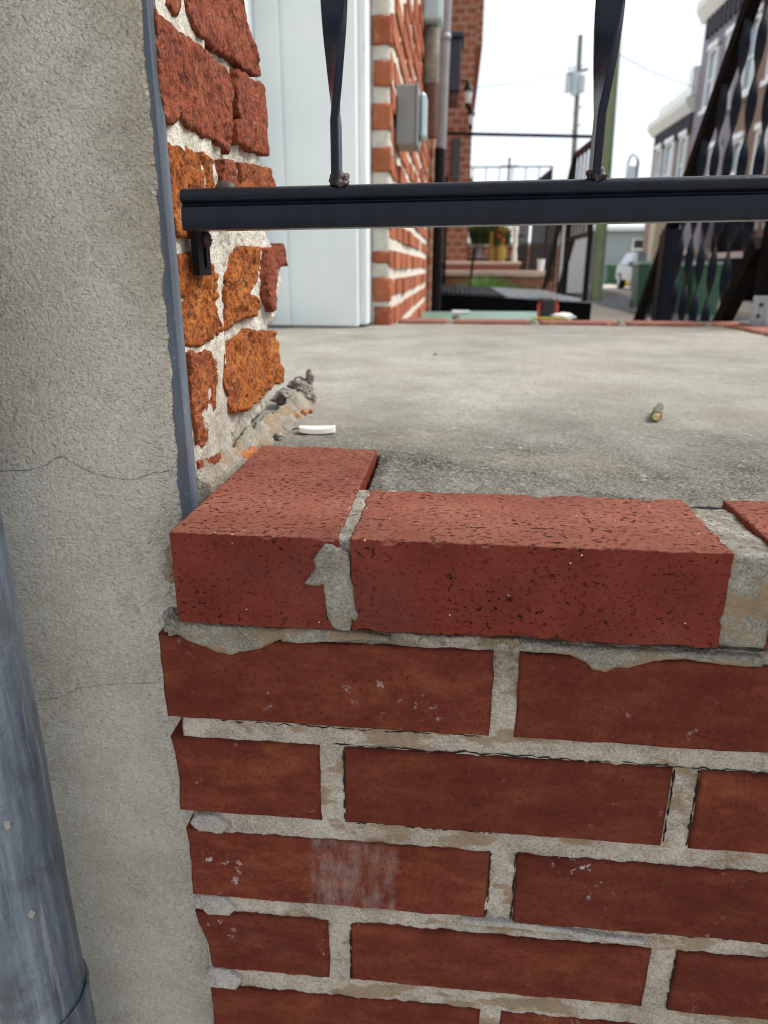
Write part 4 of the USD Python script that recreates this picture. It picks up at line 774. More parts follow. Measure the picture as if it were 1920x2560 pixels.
slot = Polygon(rect(0.0905, 0.1125, 0.1345, 0.162)).difference(Point(0.1025, 0.1412).buffer(0.0028).union(Point(0.1025, 0.1505).buffer(0.0028)).convex_hull)
ex = trimesh.creation.extrude_polygon(slot, 0.0042, engine='earcut'); T = np.array([[0, 0, 1, 0.0045], [1, 0, 0, 0], [0, 1, 0, 0], [0, 0, 0, 1.0]]); ex.apply_transform(T)
br = part(rail, 'wall_bracket', cat_([ex, box(0.0045, 0.030, 0.0905, 0.1125, 0.1622, 0.1655)]), IRON2, smooth=False, label='black slotted wall bracket')
sc = trimesh.creation.icosphere(3); sc.apply_scale([0.0028, 0.0055, 0.0055]); sc.apply_translation([0.0092, 0.1060, 0.1555]); part(br, 'screw', sc, RUST, smooth=True)
part(br, 'screw_cross', cat_([box(0.0116, 0.0122, 0.1030, 0.1090, 0.1550, 0.1560), box(0.0116, 0.0122, 0.1055, 0.1065, 0.1525, 0.1585)]), BLACKP, smooth=False)

# ================================================================== small things on the landing
def crescent():
    th = np.linspace(0, 1, 40); out = []
    out = [(-0.0155+0.031*t, -0.0045*math.sin(math.pi*t)**0.8) for t in th] + [(0.0155-0.031*t, 0.0065+0.002*math.sin(math.pi*t)) for t in th]
    pg = Polygon(out).buffer(0.0012).buffer(-0.0004)
    m = trimesh.creation.extrude_polygon(pg, 0.0046, engine='earcut').subdivide(); v = m.vertices.copy()
    v[:, 2] = v[:, 2] + 30*(v[:, 0]**2)*0.10; m.vertices = v
    return m
c = crescent(); c.apply_transform(trimesh.transformations.rotation_matrix(math.radians(7), [0, 0, 1])); c.apply_translation([0.0445, 0.270, -0.0032])
lone('plastic_chip', c, IVORY, 'small ivory white crescent of plastic lying on the concrete landing', 'plastic piece', smooth=40)
stub = thing('twig_stub', 'short broken brown twig with a pale cut end on the concrete landing', 'twig', (0.38, 0.39, -0.003))
sp_ = np.array([(0.366, 0.355, 0.0018), (0.369, 0.366, 0.0022), (0.374, 0.382, 0.0026), (0.380, 0.398, 0.0032), (0.384, 0.410, 0.0045)])
sm_ = tube(sp_, [0.0046, 0.0052, 0.0047, 0.0038, 0.0022], 18); sm_ = sm_.subdivide(); sm_.vertices += (meshkit.fbm(sm_.vertices*300, 3, 2)-0.5)[:, None]*0.0022
part(stub, 'bark', sm_, TWIG, smooth=True); part(stub, 'cut_end', rock((0.3658, 0.3545, 0.0018), 0.0040, 720, 3, 0.25, (1, 0.35, 0.9)), WOODEND, smooth=True)
rub = thing('mortar_rubble', 'lump of crumbled grey mortar at the foot of the door corner', 'rubble', (0.03, 0.42, -0.003))
for i, (x, y, z, r, s) in enumerate([(0.000, 0.40, 0.005, 0.013, (1, 1.5, .8)), (0.014, 0.425, 0.009, 0.011, (1, 1.2, 1.1)), (0.020, 0.432, 0.022, 0.0062, (.8, 1, 1.5)), (0.008, 0.415, 0.016, 0.008, (1.2, 1, .7)), (0.022, 0.42, 0.002, 0.008, (1, 1, .8)), (0.010, 0.385, 0.001, 0.007, (1, 1.6, .6)), (0.018, 0.395, 0.000, 0.005, (1, 1, .7))]):
    part(rub, 'chunk', rock((x-0.013, y-0.004, z+0.001), r*0.92, 740+i, 4, 0.75, s), RUBBLE, smooth=True)
part(rub, 'wire', tube([(-0.006, 0.41, 0.020), (-0.004, 0.405, 0.026), (0.001, 0.407, 0.027), (0.005, 0.415, 0.022)], 0.0009, 6), BLACKP)
GRP = 'orange brick crumbs at the foot of the wall'
for i, (x, y, r) in enumerate([(0.0115, 0.330, 0.0042), (0.0155, 0.350, 0.0036), (0.010, 0.310, 0.0022), (0.0155, 0.242, 0.0042), (0.020, 0.366, 0.0022)]):
    lone('brick_crumb', rock((x, y, r*0.5-0.003), r, 760+i, 3, 0.6, (1, 1.2, .8)), CRUMB if i != 3 else PALE, ['larger orange brick crumb beside the dark wire speck', 'orange brick crumb nearest the rubble lump', 'tiny orange brick crumb against the mortar fillet', 'pale grey mortar pebble behind the corner cap brick', 'tiny orange crumb out on the concrete'][i], 'crumb', smooth=True)
lone('brick_sliver', relief([(0.0, 0.0), (0.006, 0.012), (0.009, 0.04), (0.004, 0.052), (0.001, 0.03)], (0.0028, 0.148, 0.0), (1, 0, 0), (0, 1, 0), (0, 0, 1), h=0.0012, lift=0.004, bumps=((200, 0.0015),), back=0.004, seed=77), CRUMB, 'thin orange brick sliver beside the corner cap brick', 'brick sliver', smooth=True)
lone('dark_speck', tube([(0.020, 0.275, -0.002), (0.024, 0.277, -0.001), (0.028, 0.2775, -0.002)], 0.0007, 6), BLACKP, 'tiny dark curled stem left of the plastic crescent', 'stem')
for i, (x, y) in enumerate([(0.135, 0.9)]):
    lone('grit', rock((x, y, -0.003), 0.0024, 780+i, 2, 0.6), RUBBLE, ['dark grit grain on the landing near the door', 'dark grit grain on the right of the landing', 'dark grit grain in the middle of the landing', 'dark grit grain near the far right edge'][i], 'grit', smooth=True)

# ================================================================== things on the left facade
bx = thing('meter_box', 'grey steel electrical box mounted on the brick wall beyond the door', 'electrical box', (0.03, 1.73, 0.437))
body = part(bx, 'body', cbox(0.0016, 0.052, 1.668, 1.80, 0.438, 0.574, 0.003), GREYBOX, smooth=20)
part(body, 'lid_flange', cbox(0.0515, 0.057, 1.665, 1.803, 0.435, 0.577, 0.002), GREYBOX, smooth=20)
part(bx, 'cover', cbox(0.0575, 0.076, 1.69, 1.778, 0.455, 0.562, 0.008), COVER, smooth=20, label='pale rounded cover')
ub = thing('upper_box', 'pale blue box high on the brick wall above the brown pipe', 'electrical box', (0.03, 2.95, 1.06))
part(ub, 'body', cbox(0.0016, 0.070, 2.93, 3.12, 1.065, 1.45, 0.006), COVER, smooth=20); part(ub, 'lid', cbox(0.0705, 0.076, 2.94, 3.11, 1.075, 1.44, 0.003), COVER, smooth=20)
lp_ = thing('clay_pipe', 'short brown stained pipe below the pale box on the wall', 'pipe', (0.03, 3.0, 0.7))
part(lp_, 'pipe', vcyl(0.035, 3.02, 0.66, 1.055, 0.032, 16), RUSTBRN, smooth=True); part(lp_, 'stained_sleeve', vcyl(0.035, 3.02, 0.86, 1.06, 0.034, 16), SMEAR, smooth=True)
ds = thing('downspout', 'pale grey downspout with a black iron boot at the joint between the houses', 'downspout', (0.07, 3.95, GZ))
part(ds, 'pipe', tube([(0.062, 3.93, 0.745), (0.066, 3.93, 1.1), (0.074, 3.93, 1.6), (0.078, 3.93, 5.5)], 0.028, 16), DOWNSP, smooth=True); part(ds, 'boot', vcyl(0.058, 3.93, GZ, 0.75, 0.030, 16), IRON2, smooth=True)
part(ds, 'strap', vcyl(0.068, 3.93, 1.25, 1.28, 0.031, 16), DOWNSP, smooth=True)
nh = thing('neighbour_house', 'sandy red brick house just beyond the pale downspout', 'house', (-2, 6, GZ))
part(nh, 'wall', box(-5, 0.02, 3.995, 8.0, GZ, 6.2), FARLEFT, smooth=False); part(nh, 'roof', box(-5, 0.12, 3.995, 8.0, 6.2, 6.4), DARK, smooth=False)
w_ = part(nh, 'window_frame', box(0.0205, 0.045, 4.7, 5.4, 1.55, 2.9), WINW, smooth=False); part(w_, 'pane', box(0.0455, 0.048, 4.75, 5.35, 1.6, 2.85), GLASSM, smooth=False)
fh = thing('bay_house', 'red brick house stepping forward behind the dark navy box', 'house', (-2, 12, GZ))
part(fh, 'wall', box(-5, 0.285, 8.005, 22, GZ, 7.0), FARLEFT, smooth=False); part(fh, 'end_wall', box(-1, 0.284, 7.985, 8.003, GZ, 7.0), FARLEFTY, smooth=False)
part(fh, 'upper_bay', box(-0.5, 0.365, 8.4, 21.9, 2.35, 6.9), FARLEFT, smooth=False); part(fh, 'bay_end', box(0.286, 0.364, 8.38, 8.398, 2.35, 6.9), FARLEFTY, smooth=False)
part(fh, 'cornice', box(-5, 0.55, 7.98, 22, 7.0, 7.4), CORNICE, smooth=False)
part(fh, 'shutter', cbox(0.081, 0.172, 7.95, 7.984, 1.02, 1.42, 0.004), DARK, smooth=False, label='dark narrow shutter')
for i in range(3): part(fh, 'window', box(0.366, 0.372, 10+i*3.5, 11+i*3.5, 2.9, 4.6), GLASSM, smooth=False)
nb = thing('navy_box', 'dark navy metal box projecting from the red brick wall', 'wall box', (0.1, 6.1, 1.43))
part(nb, 'body', cbox(0.0205, 0.150, 5.95, 6.25, 1.44, 1.79, 0.005), NAVY, smooth=20); part(nb, 'cap', cbox(0.0205, 0.170, 5.92, 6.28, 1.791, 1.83, 0.006), NAVY, smooth=20); part(nb, 'sill', cbox(0.0205, 0.140, 5.97, 6.23, 1.37, 1.438, 0.005), RUSTBRN, smooth=20)
def lantern(x, y, z, xw, label, s=1.0):
    t = thing('wall_lantern', label, 'lantern', (x, y, z), group='coach lanterns on the left facades')
    part(t, 'arm', tube([(xw, y, z+0.16*s), ((xw+x)/2, y, z+0.20*s), (x, y, z+0.19*s)], 0.009*s, 8), IRON2, smooth=True)
    part(t, 'roof', vcyl(x, y, z+0.115*s, z+0.19*s, 0.052*s, 12, 0.012*s), IRON2, smooth=30)
    part(t, 'globe', vcyl(x, y, z+0.02*s, z+0.1145*s, 0.024*s, 12, 0.040*s), GLOBE, smooth=True)
    part(t, 'base', vcyl(x, y, z-0.025*s, z+0.0195*s, 0.010*s, 12, 0.024*s), IRON2, smooth=30)
lantern(0.222, 7.1, 1.55, 0.022, 'black coach lantern highest and nearest on the left row', 1.05)
lantern(0.268, 7.9, 1.51, 0.235, 'black coach lantern just below and behind the nearest one', 0.95)
lantern(0.335, 12.2, 1.28, 0.286, 'small black coach lantern lowest and farthest on the left row', 1.3)

# ================================================================== next landing of black iron
ir = thing('iron_landing', 'black iron grating landing with handrails in front of the next house', 'landing', (0.5, 5.0, GZ))
tz = lambda x: -0.047*(x-0.03)/0.94
def grid(x0, x1, y0, y1):
    M = []
    for x in np.arange(x0, x1, 0.030): M.append(beam((x, y0, tz(x)-0.008), (x, y1, tz(x)-0.008), 0.006, 0.022))
    for y in np.arange(y0, y1, 0.10): M.append(beam((x0, y, tz(x0)-0.004), (x1, y, tz(x1)-0.004), 0.008, 0.010))
    return cat_(M)
part(ir, 'grating', grid(0.035, 0.47, 4.22, 6.2), GRATE, smooth=False); part(ir, 'grating', grid(0.475, 0.955, 4.22, 6.2), GRATE2, smooth=False, label='grating panel with sheen in its colour')
part(ir, 'pan', hull([(x, y, tz(x)-d) for x in (0.035, 0.955) for y in (4.215, 6.2) for d in (0.022, 0.030)]), VOIDM, smooth=False)
part(ir, 'fascia', hull([(x, y, tz(x)+d) for x in (0.025, 0.985) for y in (4.18, 4.212) for d in (-0.145, -0.012)]), VOIDM, smooth=False)
for x0, y0 in ((0.045, 4.3), (0.93, 4.3), (0.045, 6.1), (0.93, 6.1)): part(ir, 'support_leg', box(x0-0.03, x0+0.03, y0-0.03, y0+0.03, GZ, tz(x0)-0.032), VOIDM, smooth=False)
part(ir, 'post', box(0.050, 0.078, 4.19, 4.22, -0.01, 0.862), IRON2, smooth=False); part(ir, 'post', box(0.930, 0.956, 4.19, 4.22, -0.05, 0.842), IRON2, smooth=False)
part(ir, 'top_bar', beam((0.05, 4.205, 0.866), (0.956, 4.205, 0.838), 0.026, 0.014), IRON2, smooth=False)
part(ir, 'post', box(0.935, 0.965, 5.10, 5.13, -0.05, 0.86), IRON2, smooth=False); part(ir, 'post', box(0.05, 0.078, 6.17, 6.20, -0.01, 0.86), IRON2, smooth=False)
part(ir, 'side_rail', beam((0.95, 4.22, 0.84), (0.95, 5.115, 0.862), 0.03, 0.03), IRON2, smooth=False)
part(ir, 'side_rail', beam((0.95, 4.22, 0.33), (0.95, 5.115, 0.33), 0.025, 0.025), IRON2, smooth=False)
for yy in np.arange(4.35, 5.1, 0.14): part(ir, 'side_bar', box(0.944, 0.956, yy-0.006, yy+0.006, 0.33, 0.845), IRON2, smooth=False)
part(ir, 'stair_rail', beam((0.95, 5.11, 0.855), (0.95, 6.9, -0.43), 0.035, 0.035), IRON2, smooth=False)
part(ir, 'stair_rail', beam((0.95, 4.9, 0.33), (0.95, 5.9, -0.40), 0.030, 0.030), IRON2, smooth=False)
for k in range(6): part(ir, 'stair_bar', box(0.944, 0.956, 5.25+k*0.25, 5.262+k*0.25, max(GZ, 0.25-k*0.18-0.45), 0.75-k*0.18), IRON2, smooth=False)
# things in front of it
rb = thing('recycling_bin', 'pale green lidded bin standing just beyond the landing edge', 'bin', (0.4, 2.9, GZ))
part(rb, 'body', hull([(x, y, GZ+0.02) for x in (0.22, 0.58) for y in (2.62, 3.2)]+[(x, y, -0.085) for x in (0.17, 0.63) for y in (2.56, 3.3)]), GREENBIN, smooth=20)
part(rb, 'lid', hull([(x, y, -0.083) for x in (0.165, 0.64) for y in (2.55, 3.32)]+[(x, y, -0.062) for x in (0.19, 0.615) for y in (2.6, 3.28)]), LIDG, smooth=20)
part(rb, 'handle', tube([(0.2, 3.33, -0.09), (0.4, 3.36, -0.085), (0.6, 3.33, -0.09)], 0.012, 8), GREENBIN, smooth=True)
g2 = thing('green_crate', 'low grey green crate beside the pale green bin', 'crate', (0.12, 3.2, GZ))
part(g2, 'body', cbox(-0.0, 0.155, 2.9, 3.6, GZ, -0.10, 0.01), GREENBIN, smooth=20); part(g2, 'rim', cbox(-0.002, 0.158, 2.88, 3.62, -0.0995, -0.085, 0.005), LIDG, smooth=20)
rt = thing('red_case', 'red framed black case standing on the pale green bin', 'case', (0.5, 2.75, -0.06))
part(rt, 'shell', cbox(0.515, 0.575, 2.715, 2.765, -0.0615, 0.0235, 0.008), BLACKP, smooth=20)
part(rt, 'frame', tube([(0.512, 2.712, -0.055), (0.508, 2.712, -0.01), (0.514, 2.712, 0.022), (0.545, 2.712, 0.028), (0.576, 2.712, 0.022), (0.582, 2.712, -0.01), (0.578, 2.712, -0.055)], 0.0065, 8), REDP, smooth=True)
lone('striped_strip', cbox(0.475, 0.615, 2.60, 2.625, -0.0612, -0.046, 0.002), TAPE, 'yellow and black striped strip lying on the pale green bin', 'strip', smooth=False)
bg = rock((0.60, 2.66, -0.048), 0.04, 790, 4, 0.6, (1.1, 0.8, 0.42)); lone('plastic_bag', bg, BAG, 'crumpled white plastic bag on the corner of the pale green bin', 'bag', smooth=True)
lone('can', tube([(0.155, 3.02, -0.062), (0.19, 3.02, -0.062), (0.235, 3.02, -0.062)], 0.018, 12), TRANSF, 'small silver can lying on the grey green crate', 'can', smooth=30)

# ================================================================== planter, flowers, fence
pl = thing('brick_planter', 'brown brick planter wall with pinkish stone coping behind the iron landing', 'planter', (0.55, 7.5, GZ))
z = -0.30; rr_ = 0
while z < 0.06:
    x = 0.03-(0.1 if rr_ % 2 else 0)
    while x < 1.02:
        a, b = max(x, 0.03), min(x+0.2, 1.02)
        if b-a > 0.03: part(pl, 'brick', cbox(a, b-0.014, 6.99, 7.09, z, z+0.058, 0.003), PLANTB, smooth=False)
        x += 0.21
    z += 0.072; rr_ += 1
part(pl, 'mortar', box(0.032, 1.015, 7.0, 7.6, GZ, 0.055), SMEAR, smooth=False)
part(pl, 'coping', cbox(0.022, 1.035, 6.955, 7.35, 0.062, 0.112, 0.006), COPING, smooth=False); part(pl, 'upper_step', cbox(0.022, 0.80, 7.352, 7.65, 0.064, 0.165, 0.006), EDGEB, smooth=False); part(pl, 'coping', cbox(0.022, 0.82, 7.34, 8.0, 0.168, 0.20, 0.006), COPING, smooth=False)
wp = thing('white_bucket', 'white bucket on the right end of the planter coping', 'bucket', (0.99, 7.05, 0.112)); part(wp, 'pail', vcyl(0.985, 7.06, 0.1125, 0.215, 0.030, 16, 0.036), WINW, smooth=30); part(wp, 'rim', vcyl(0.985, 7.06, 0.208, 0.218, 0.039, 16), WINW, smooth=30)
def blades(n, x0, x1, y0, y1, zf, hgt, lean, wd, seed):
    r = np.random.default_rng(seed); V = []; Fs = []
    for i in range(n):
        x, y = r.uniform(x0, x1), r.uniform(y0, y1); u = (x-x0)/(x1-x0); h = hgt(u)*r.uniform(.55, 1.1); a = r.uniform(0, 6.28); l = r.uniform(0, lean)*h; z0 = zf(x)
        dx, dy = math.cos(a), math.sin(a); k = len(V)
        for t, ww in ((0, 1), (.5, .8), (1, .05)):
            px, py, pz = x+dx*l*t*t, y+dy*l*t*t, z0+h*t*(1-.15*t)
            V += [(px-dy*wd*ww, py+dx*wd*ww, pz), (px+dy*wd*ww, py-dx*wd*ww, pz)]
        for t in (0, 2): Fs += [(k+t, k+t+1, k+t+2), (k+t+1, k+t+3, k+t+2)]
    return trimesh.Trimesh(np.array(V), np.array(Fs), process=False)
lone('grass_clump', blades(2600, 0.24, 0.86, 6.25, 6.8, lambda x: -0.30, lambda u: 0.25+0.19*math.exp(-((u-.36)/.25)**2)+0.06*math.exp(-((u-.75)/.15)**2), 0.7, 0.006, 5), GRASS, 'bright green grass growing between the iron landing and brick planter', 'grass', smooth=False, kind='stuff')
yp = thing('yellow_vase', 'tall mustard yellow vase with red flowers on the planter step', 'vase', (0.65, 7.75, 0.2))
prf = [(0.2005, .040), (0.26, .048), (0.33, .050), (0.38, .046), (0.44, .042), (0.52, .052), (0.56, .058)]
part(yp, 'vase', tube([(0.64, 7.75, z_) for z_, r_ in prf], [r_ for z_, r_ in prf], 20), MUSTARD, smooth=True)
for i in range(9): part(yp, 'flower', rock((0.64+RNG.uniform(-.09, .09), 7.72+RNG.uniform(-.05, .05), RNG.uniform(.36, .52)), 0.014, 800+i, 2, 0.5), FLOWER, smooth=True)
part(yp, 'leaves', blades(160, 0.56, 0.72, 7.7, 7.8, lambda x: 0.36, lambda u: 0.28, 0.6, 0.006, 8), DARKLEAF, smooth=False, kind='stuff')
yp2 = thing('ochre_pot', 'slim ochre pot left of the mustard vase', 'pot', (0.54, 7.8, 0.2)); part(yp2, 'pot', tube([(0.545, 7.8, z_) for z_ in (.2005, .3, .42, .52)], [.022, .03, .028, .03], 16), MUSTARD, smooth=True)
part(yp2, 'leaves', blades(120, 0.51, 0.58, 7.76, 7.84, lambda x: 0.5, lambda u: 0.16, 0.8, 0.008, 9), DARKLEAF, smooth=False, kind='stuff')
cp_ = thing('white_urn', 'pale urn right of the mustard vase', 'urn', (0.78, 7.8, 0.2)); part(cp_, 'urn', tube([(0.78, 7.8, z_) for z_ in (.2005, .25, .33, .36, .45, .56)], [.028, .032, .02, .03, .024, .03], 16), CORNICE, smooth=True); part(cp_, 'foot', vcyl(0.78, 7.8, .2002, .215, .035, 14), CORNICE, smooth=True)
bl = thing('bulb_ornament', 'round gold ball ornament behind the fence pickets', 'ornament', (0.25, 8.4, 0.2)); part(bl, 'ball', rock((0.235, 8.3, 0.42), 0.05, 830, 3, 0.05), MUSTARD, smooth=True); part(bl, 'stem', vcyl(0.235, 8.3, 0.2, 0.38, 0.012, 10), IRON2, smooth=True)
fe = thing('iron_fence', 'low black iron picket fence on the planter step', 'fence', (0.4, 8.1, 0.2))
part(fe, 'bottom_rail', box(0.06, 0.9, 8.09, 8.11, 0.215, 0.235), IRON2, smooth=False); part(fe, 'mid_rail', box(0.06, 0.9, 8.09, 8.11, 0.46, 0.475), IRON2, smooth=False)
for x in np.arange(0.08, 0.9, 0.075): part(fe, 'picket', box(x-.005, x+.005, 8.112, 8.122, 0.205, 0.75), IRON2, smooth=False)
fp_ = thing('iron_post', 'thin black iron post standing left of the green grass', 'post', (0.31, 6.5, GZ)); part(fp_, 'shaft', beam((0.29, 6.5, -0.10), (0.325, 6.5, 0.30), 0.022, 0.022), IRON2, smooth=False); part(fp_, 'foot', cbox(0.24, 0.34, 6.45, 6.55, GZ, -0.09, 0.01), IRON2, smooth=False)
bf = thing('board_fence', 'dark stained board fence right of the vases', 'fence', (1.1, 8.3, 0.0))
for i in range(9): part(bf, 'board', hull([(0.985+i*0.034+(0.012 if z > 0.3 else 0), y, z) for z in (0.0, 0.62) for y in (8.30, 8.32)]+[(1.015+i*0.034+(0.012 if z > 0.3 else 0), y, z) for z in (0.0, 0.62) for y in (8.30, 8.32)]), BOARD, smooth=False)
for i in range(4): part(bf, 'board', box(0.83+i*0.036, 0.862+i*0.036, 8.33, 8.35, 0.05, 0.62), BOARD, smooth=False)
bush = blades(1500, 0.35, 0.62, 8.9, 9.4, lambda x: 0.42, lambda u: 0.28, 0.9, 0.012, 11); lone('shrub', bush, DARKLEAF, 'dark green shrub behind the iron picket fence', 'shrub', smooth=False)
bb_ = thing('back_wall', 'dull brick garden wall behind the picket fence', 'wall', (0.6, 10.5, GZ)); part(bb_, 'brickwork', box(0.29, 1.6, 10.4, 10.6, GZ, 0.42), FARLEFTY, smooth=False); part(bb_, 'coping', box(0.29, 1.62, 10.37, 10.63, 0.421, 0.47), COPING, smooth=False)
pc = thing('porch_chair', 'pale blue garden chair behind the picket fence', 'chair', (0.42, 9.2, GZ))
for k in range(4): part(pc, 'slat', box(0.36+k*0.035, 0.385+k*0.035, 9.2, 9.215, 0.28, 0.62), COVER, smooth=False)
part(pc, 'seat', box(0.355, 0.50, 9.0, 9.2, 0.26, 0.278), COVER, smooth=False)
for x in (0.365, 0.49):
    for y in (9.02, 9.18): part(pc, 'leg', box(x-.008, x+.008, y-.008, y+.008, 0.0, 0.259), COVER, smooth=False)
df = thing('deck_railing', 'thin black deck railing high beyond the planter', 'railing', (0.8, 9.6, 0.6))
part(df, 'top_bar', box(0.296, 1.32, 9.59, 9.61, 1.33, 1.345), IRON2, smooth=False); part(df, 'bottom_bar', box(0.296, 1.32, 9.59, 9.61, 0.70, 0.715), IRON2, smooth=False)
for x in np.arange(0.34, 1.32, 0.165): part(df, 'bar', box(x-.006, x+.006, 9.592, 9.608, 0.716, 1.329), IRON2, smooth=False)
for x in (0.30, 1.32): part(df, 'post', box(x-.012, x+.012, 9.612, 9.636, GZ, 1.35), IRON2, smooth=False)
um = thing('folded_parasol', 'dark folded parasol top rising above the railing', 'parasol', (1.2, 9.2, 1.1)); part(um, 'canopy', hull([(1.08, 9.2, 1.12), (1.285, 9.2, 1.29), (1.29, 9.2, 1.10), (1.2, 9.25, 1.10), (1.285, 9.24, 1.28)]), BOARD, smooth=False); part(um, 'pole', vcyl(1.285, 9.22, GZ, 1.12, 0.015, 10), IRON2, smooth=True)

# ================================================================== utility poles and wires
p1 = thing('utility_pole', 'thick green tinted wooden utility pole, nearest of the poles', 'utility pole', (3.92, 20, GZ), group='utility poles along the street')
part(p1, 'shaft', tube([(3.935, 20, GZ), (3.885, 20, 1.8), (3.80, 20, 5.68), (3.72, 20, 9.2)], [0.165, 0.155, 0.14, 0.125], 18), POLEG, smooth=True)
part(p1, 'conduit', tube([(3.68, 19.95, GZ), (3.655, 19.95, 1.0)], 0.07, 10), DOWNSP, smooth=True)
for i in range(14):
    z_ = 3.2+RNG.uniform(0, 1.5); part(p1, 'climbing_step', beam((3.80-0.006*(z_-3), 20, z_), (3.58-RNG.uniform(0, .1), 20, z_+RNG.uniform(-.06, .1)), 0.035, 0.03), POLEB, smooth=False)
p2 = thing('utility_pole', 'wooden utility pole with a bank of pale transformers', 'utility pole', (6.6, 45, GZ), group='utility poles along the street')
part(p2, 'shaft', tube([(6.72, 45, GZ), (6.59, 45, 6.1), (6.43, 45, 12)], [0.17, 0.15, 0.12], 14), POLEB, smooth=True)
part(p2, 'crossarm', beam((5.85, 45, 10.15), (6.98, 45, 10.40), 0.12, 0.12), POLEB, smooth=False)
for x in (5.97, 6.32, 6.66): part(p2, 'transformer', vcyl(x, 44.75, 9.1 if x == 6.32 else 9.25, 10.05 if x != 6.32 else 10.2, 0.20, 14), TRANSF, smooth=30)
for x in (5.98, 6.2, 6.6): part(p2, 'insulator', vcyl(x, 44.9, 10.3, 10.55, 0.05, 8), TRANSF, smooth=True)
for i, z_ in enumerate((7.3, 7.6, 8.2, 8.5)): part(p2, 'bracket', beam((6.5, 45, z_), (6.85 if i % 2 else 6.35, 45, z_+0.1), 0.06, 0.06), POLEB, smooth=False)
p3 = thing('utility_pole', 'distant utility pole with a crossarm above the deck railing', 'utility pole', (3.95, 60, GZ), group='utility poles along the street')
part(p3, 'shaft', vcyl(3.95, 60, GZ, 8.05, 0.14, 12, 0.10), POLEB, smooth=True); part(p3, 'crossarm', box(3.3, 4.66, 59.9, 60.0, 7.38, 7.5), POLEB, smooth=False)
def wire(p, q, sag, label):
    t = np.linspace(0, 1, 24); P = np.array(p)+(np.array(q)-np.array(p))*t[:, None]; P[:, 2] -= sag*4*t*(1-t)
    lone('overhead_wire', tube(P, 0.009, 5), DARK, label, 'wire', smooth=True)
wire((0.4, 21, 4.6), (6.4, 45, 10.5), 0.15, 'thin overhead wire from the left row to the transformer pole')
wire((6.5, 45, 10.6), (3.75, 20, 5.2), 0.1, 'thin overhead wire between the two wooden utility poles')
wire((3.82, 20, 5.1), (8.4, 29.4, 6.25), 0.08, 'thin overhead wire from the near pole to the lower brick house')
bt = thing('bell_turret', 'small pale bell turret far down the street', 'turret', (10.9, 50, 0)); 
part(bt, 'post', box(10.6, 10.72, 49.9, 50.1, GZ, 6.3), TRANSF, smooth=False); part(bt, 'post', box(11.2, 11.34, 49.9, 50.1, GZ, 6.5), DARK, smooth=False); part(bt, 'panel', box(10.721, 11.199, 49.95, 50.05, 5.3, 6.2), TRANSF, smooth=False); part(bt, 'arch', tube([(10.66, 50, 6.3), (10.76, 50, 6.7), (10.95, 50, 6.85), (11.15, 50, 6.72), (11.27, 50, 6.45)], 0.06, 8), DARK, smooth=True)

# ================================================================== opposite row of houses (facade x = 8.5)
def arch_poly(y0, y1, z0, z1, rise):
    return [(y0, z0), (y1, z0), (y1, z1)] + [((y0+y1)/2+(y1-y0)/2*math.cos(t), z1+rise*math.sin(t)) for t in np.linspace(0.15, math.pi-0.15, 9)] + [(y0, z1)]
def window(par, y0, y1, z0, z1, arch=0.14, X=8.5):
    def ext(poly, xa, xb):
        m = trimesh.creation.extrude_polygon(Polygon(poly), xb-xa, engine='earcut'); m.apply_transform(np.array([[0, 0, -1, xb], [1, 0, 0, 0], [0, 1, 0, 0], [0, 0, 0, 1.0]])); m.invert() if m.volume < 0 else None; return m
    ring_ = Polygon(arch_poly(y0, y1, z0, z1, arch)); hole = Polygon(arch_poly(y0+.11, y1-.11, z0+.1, z1-.10, arch*.7))
    m = trimesh.creation.extrude_polygon(ring_.difference(hole), 0.10, engine='earcut'); m.apply_transform(np.array([[0, 0, -1, X+0.0], [1, 0, 0, 0], [0, 1, 0, 0], [0, 0, 0, 1.0]]))
    w = part(par, 'window', m, WINW, smooth=False)
    part(w, 'pane', ext(arch_poly(y0+.11, y1-.11, z0+.1, z1-.10, arch*.7), X-0.03, X-0.012), GLASSM, smooth=False)
    part(w, 'sash', cat_([box(X-0.055, X-0.0305, y0+.11, y1-.11, (z0+z1)/2-.03, (z0+z1)/2+.03)]), WINW, smooth=False)
    part(w, 'sill', box(X-0.17, X-0.001, y0-.08, y1+.08, z0-.14, z0-.001), WINW, smooth=False)
    part(w, 'hood', box(X-0.16, X-0.101, y0-.06, y1+.06, z1+arch*.6, z1+arch*.6+.16), WINW, smooth=False)
def rowhouse(name, label, y0, y1, ztop, wall, end, wins, cz, parapet=0.0):
    t = thing(name, label, 'house', (12, (y0+y1)/2, GZ))
    part(t, 'wall', box(8.5, 16, y0, y1, GZ, ztop), wall, smooth=False)
    part(t, 'end_wall', box(8.501, 16, y1+0.001, y1+0.03, GZ, ztop-0.02), end, smooth=False)
    n = int((y1-y0)/0.42)
    for i in range(n): part(t, 'corbel', box(8.36, 8.499, y0+0.10+i*0.42, y0+0.23+i*0.42, ztop-0.62, ztop-0.02), DARK, smooth=False)
    part(t, 'cornice', hull([(x, y, z) for y in (y0-.02, y1+.12) for x, z in ((8.15, ztop+cz), (8.15, ztop+cz*.6), (8.38, ztop+0.001), (8.52, ztop+0.001), (8.52, ztop+cz))]), CORNICE, smooth=False)
    if parapet: part(t, 'parapet', box(8.521, 15.9, y0, y1, ztop+0.001, ztop+cz+parapet), WINW, smooth=False)
    for a in wins: window(t, *a)
    return t
h1 = rowhouse('brown_row_house', 'brown brick row house farthest right across the street', 13.0, 24.75, 9.6, BROWNB, BROWNBY, [(y, y+0.85, z0, z1) for y in (23.75, 21.9, 20.1, 18.3, 16.5) for z0, z1 in ((1.3, 3.7), (5.0, 6.85))], 0.6)
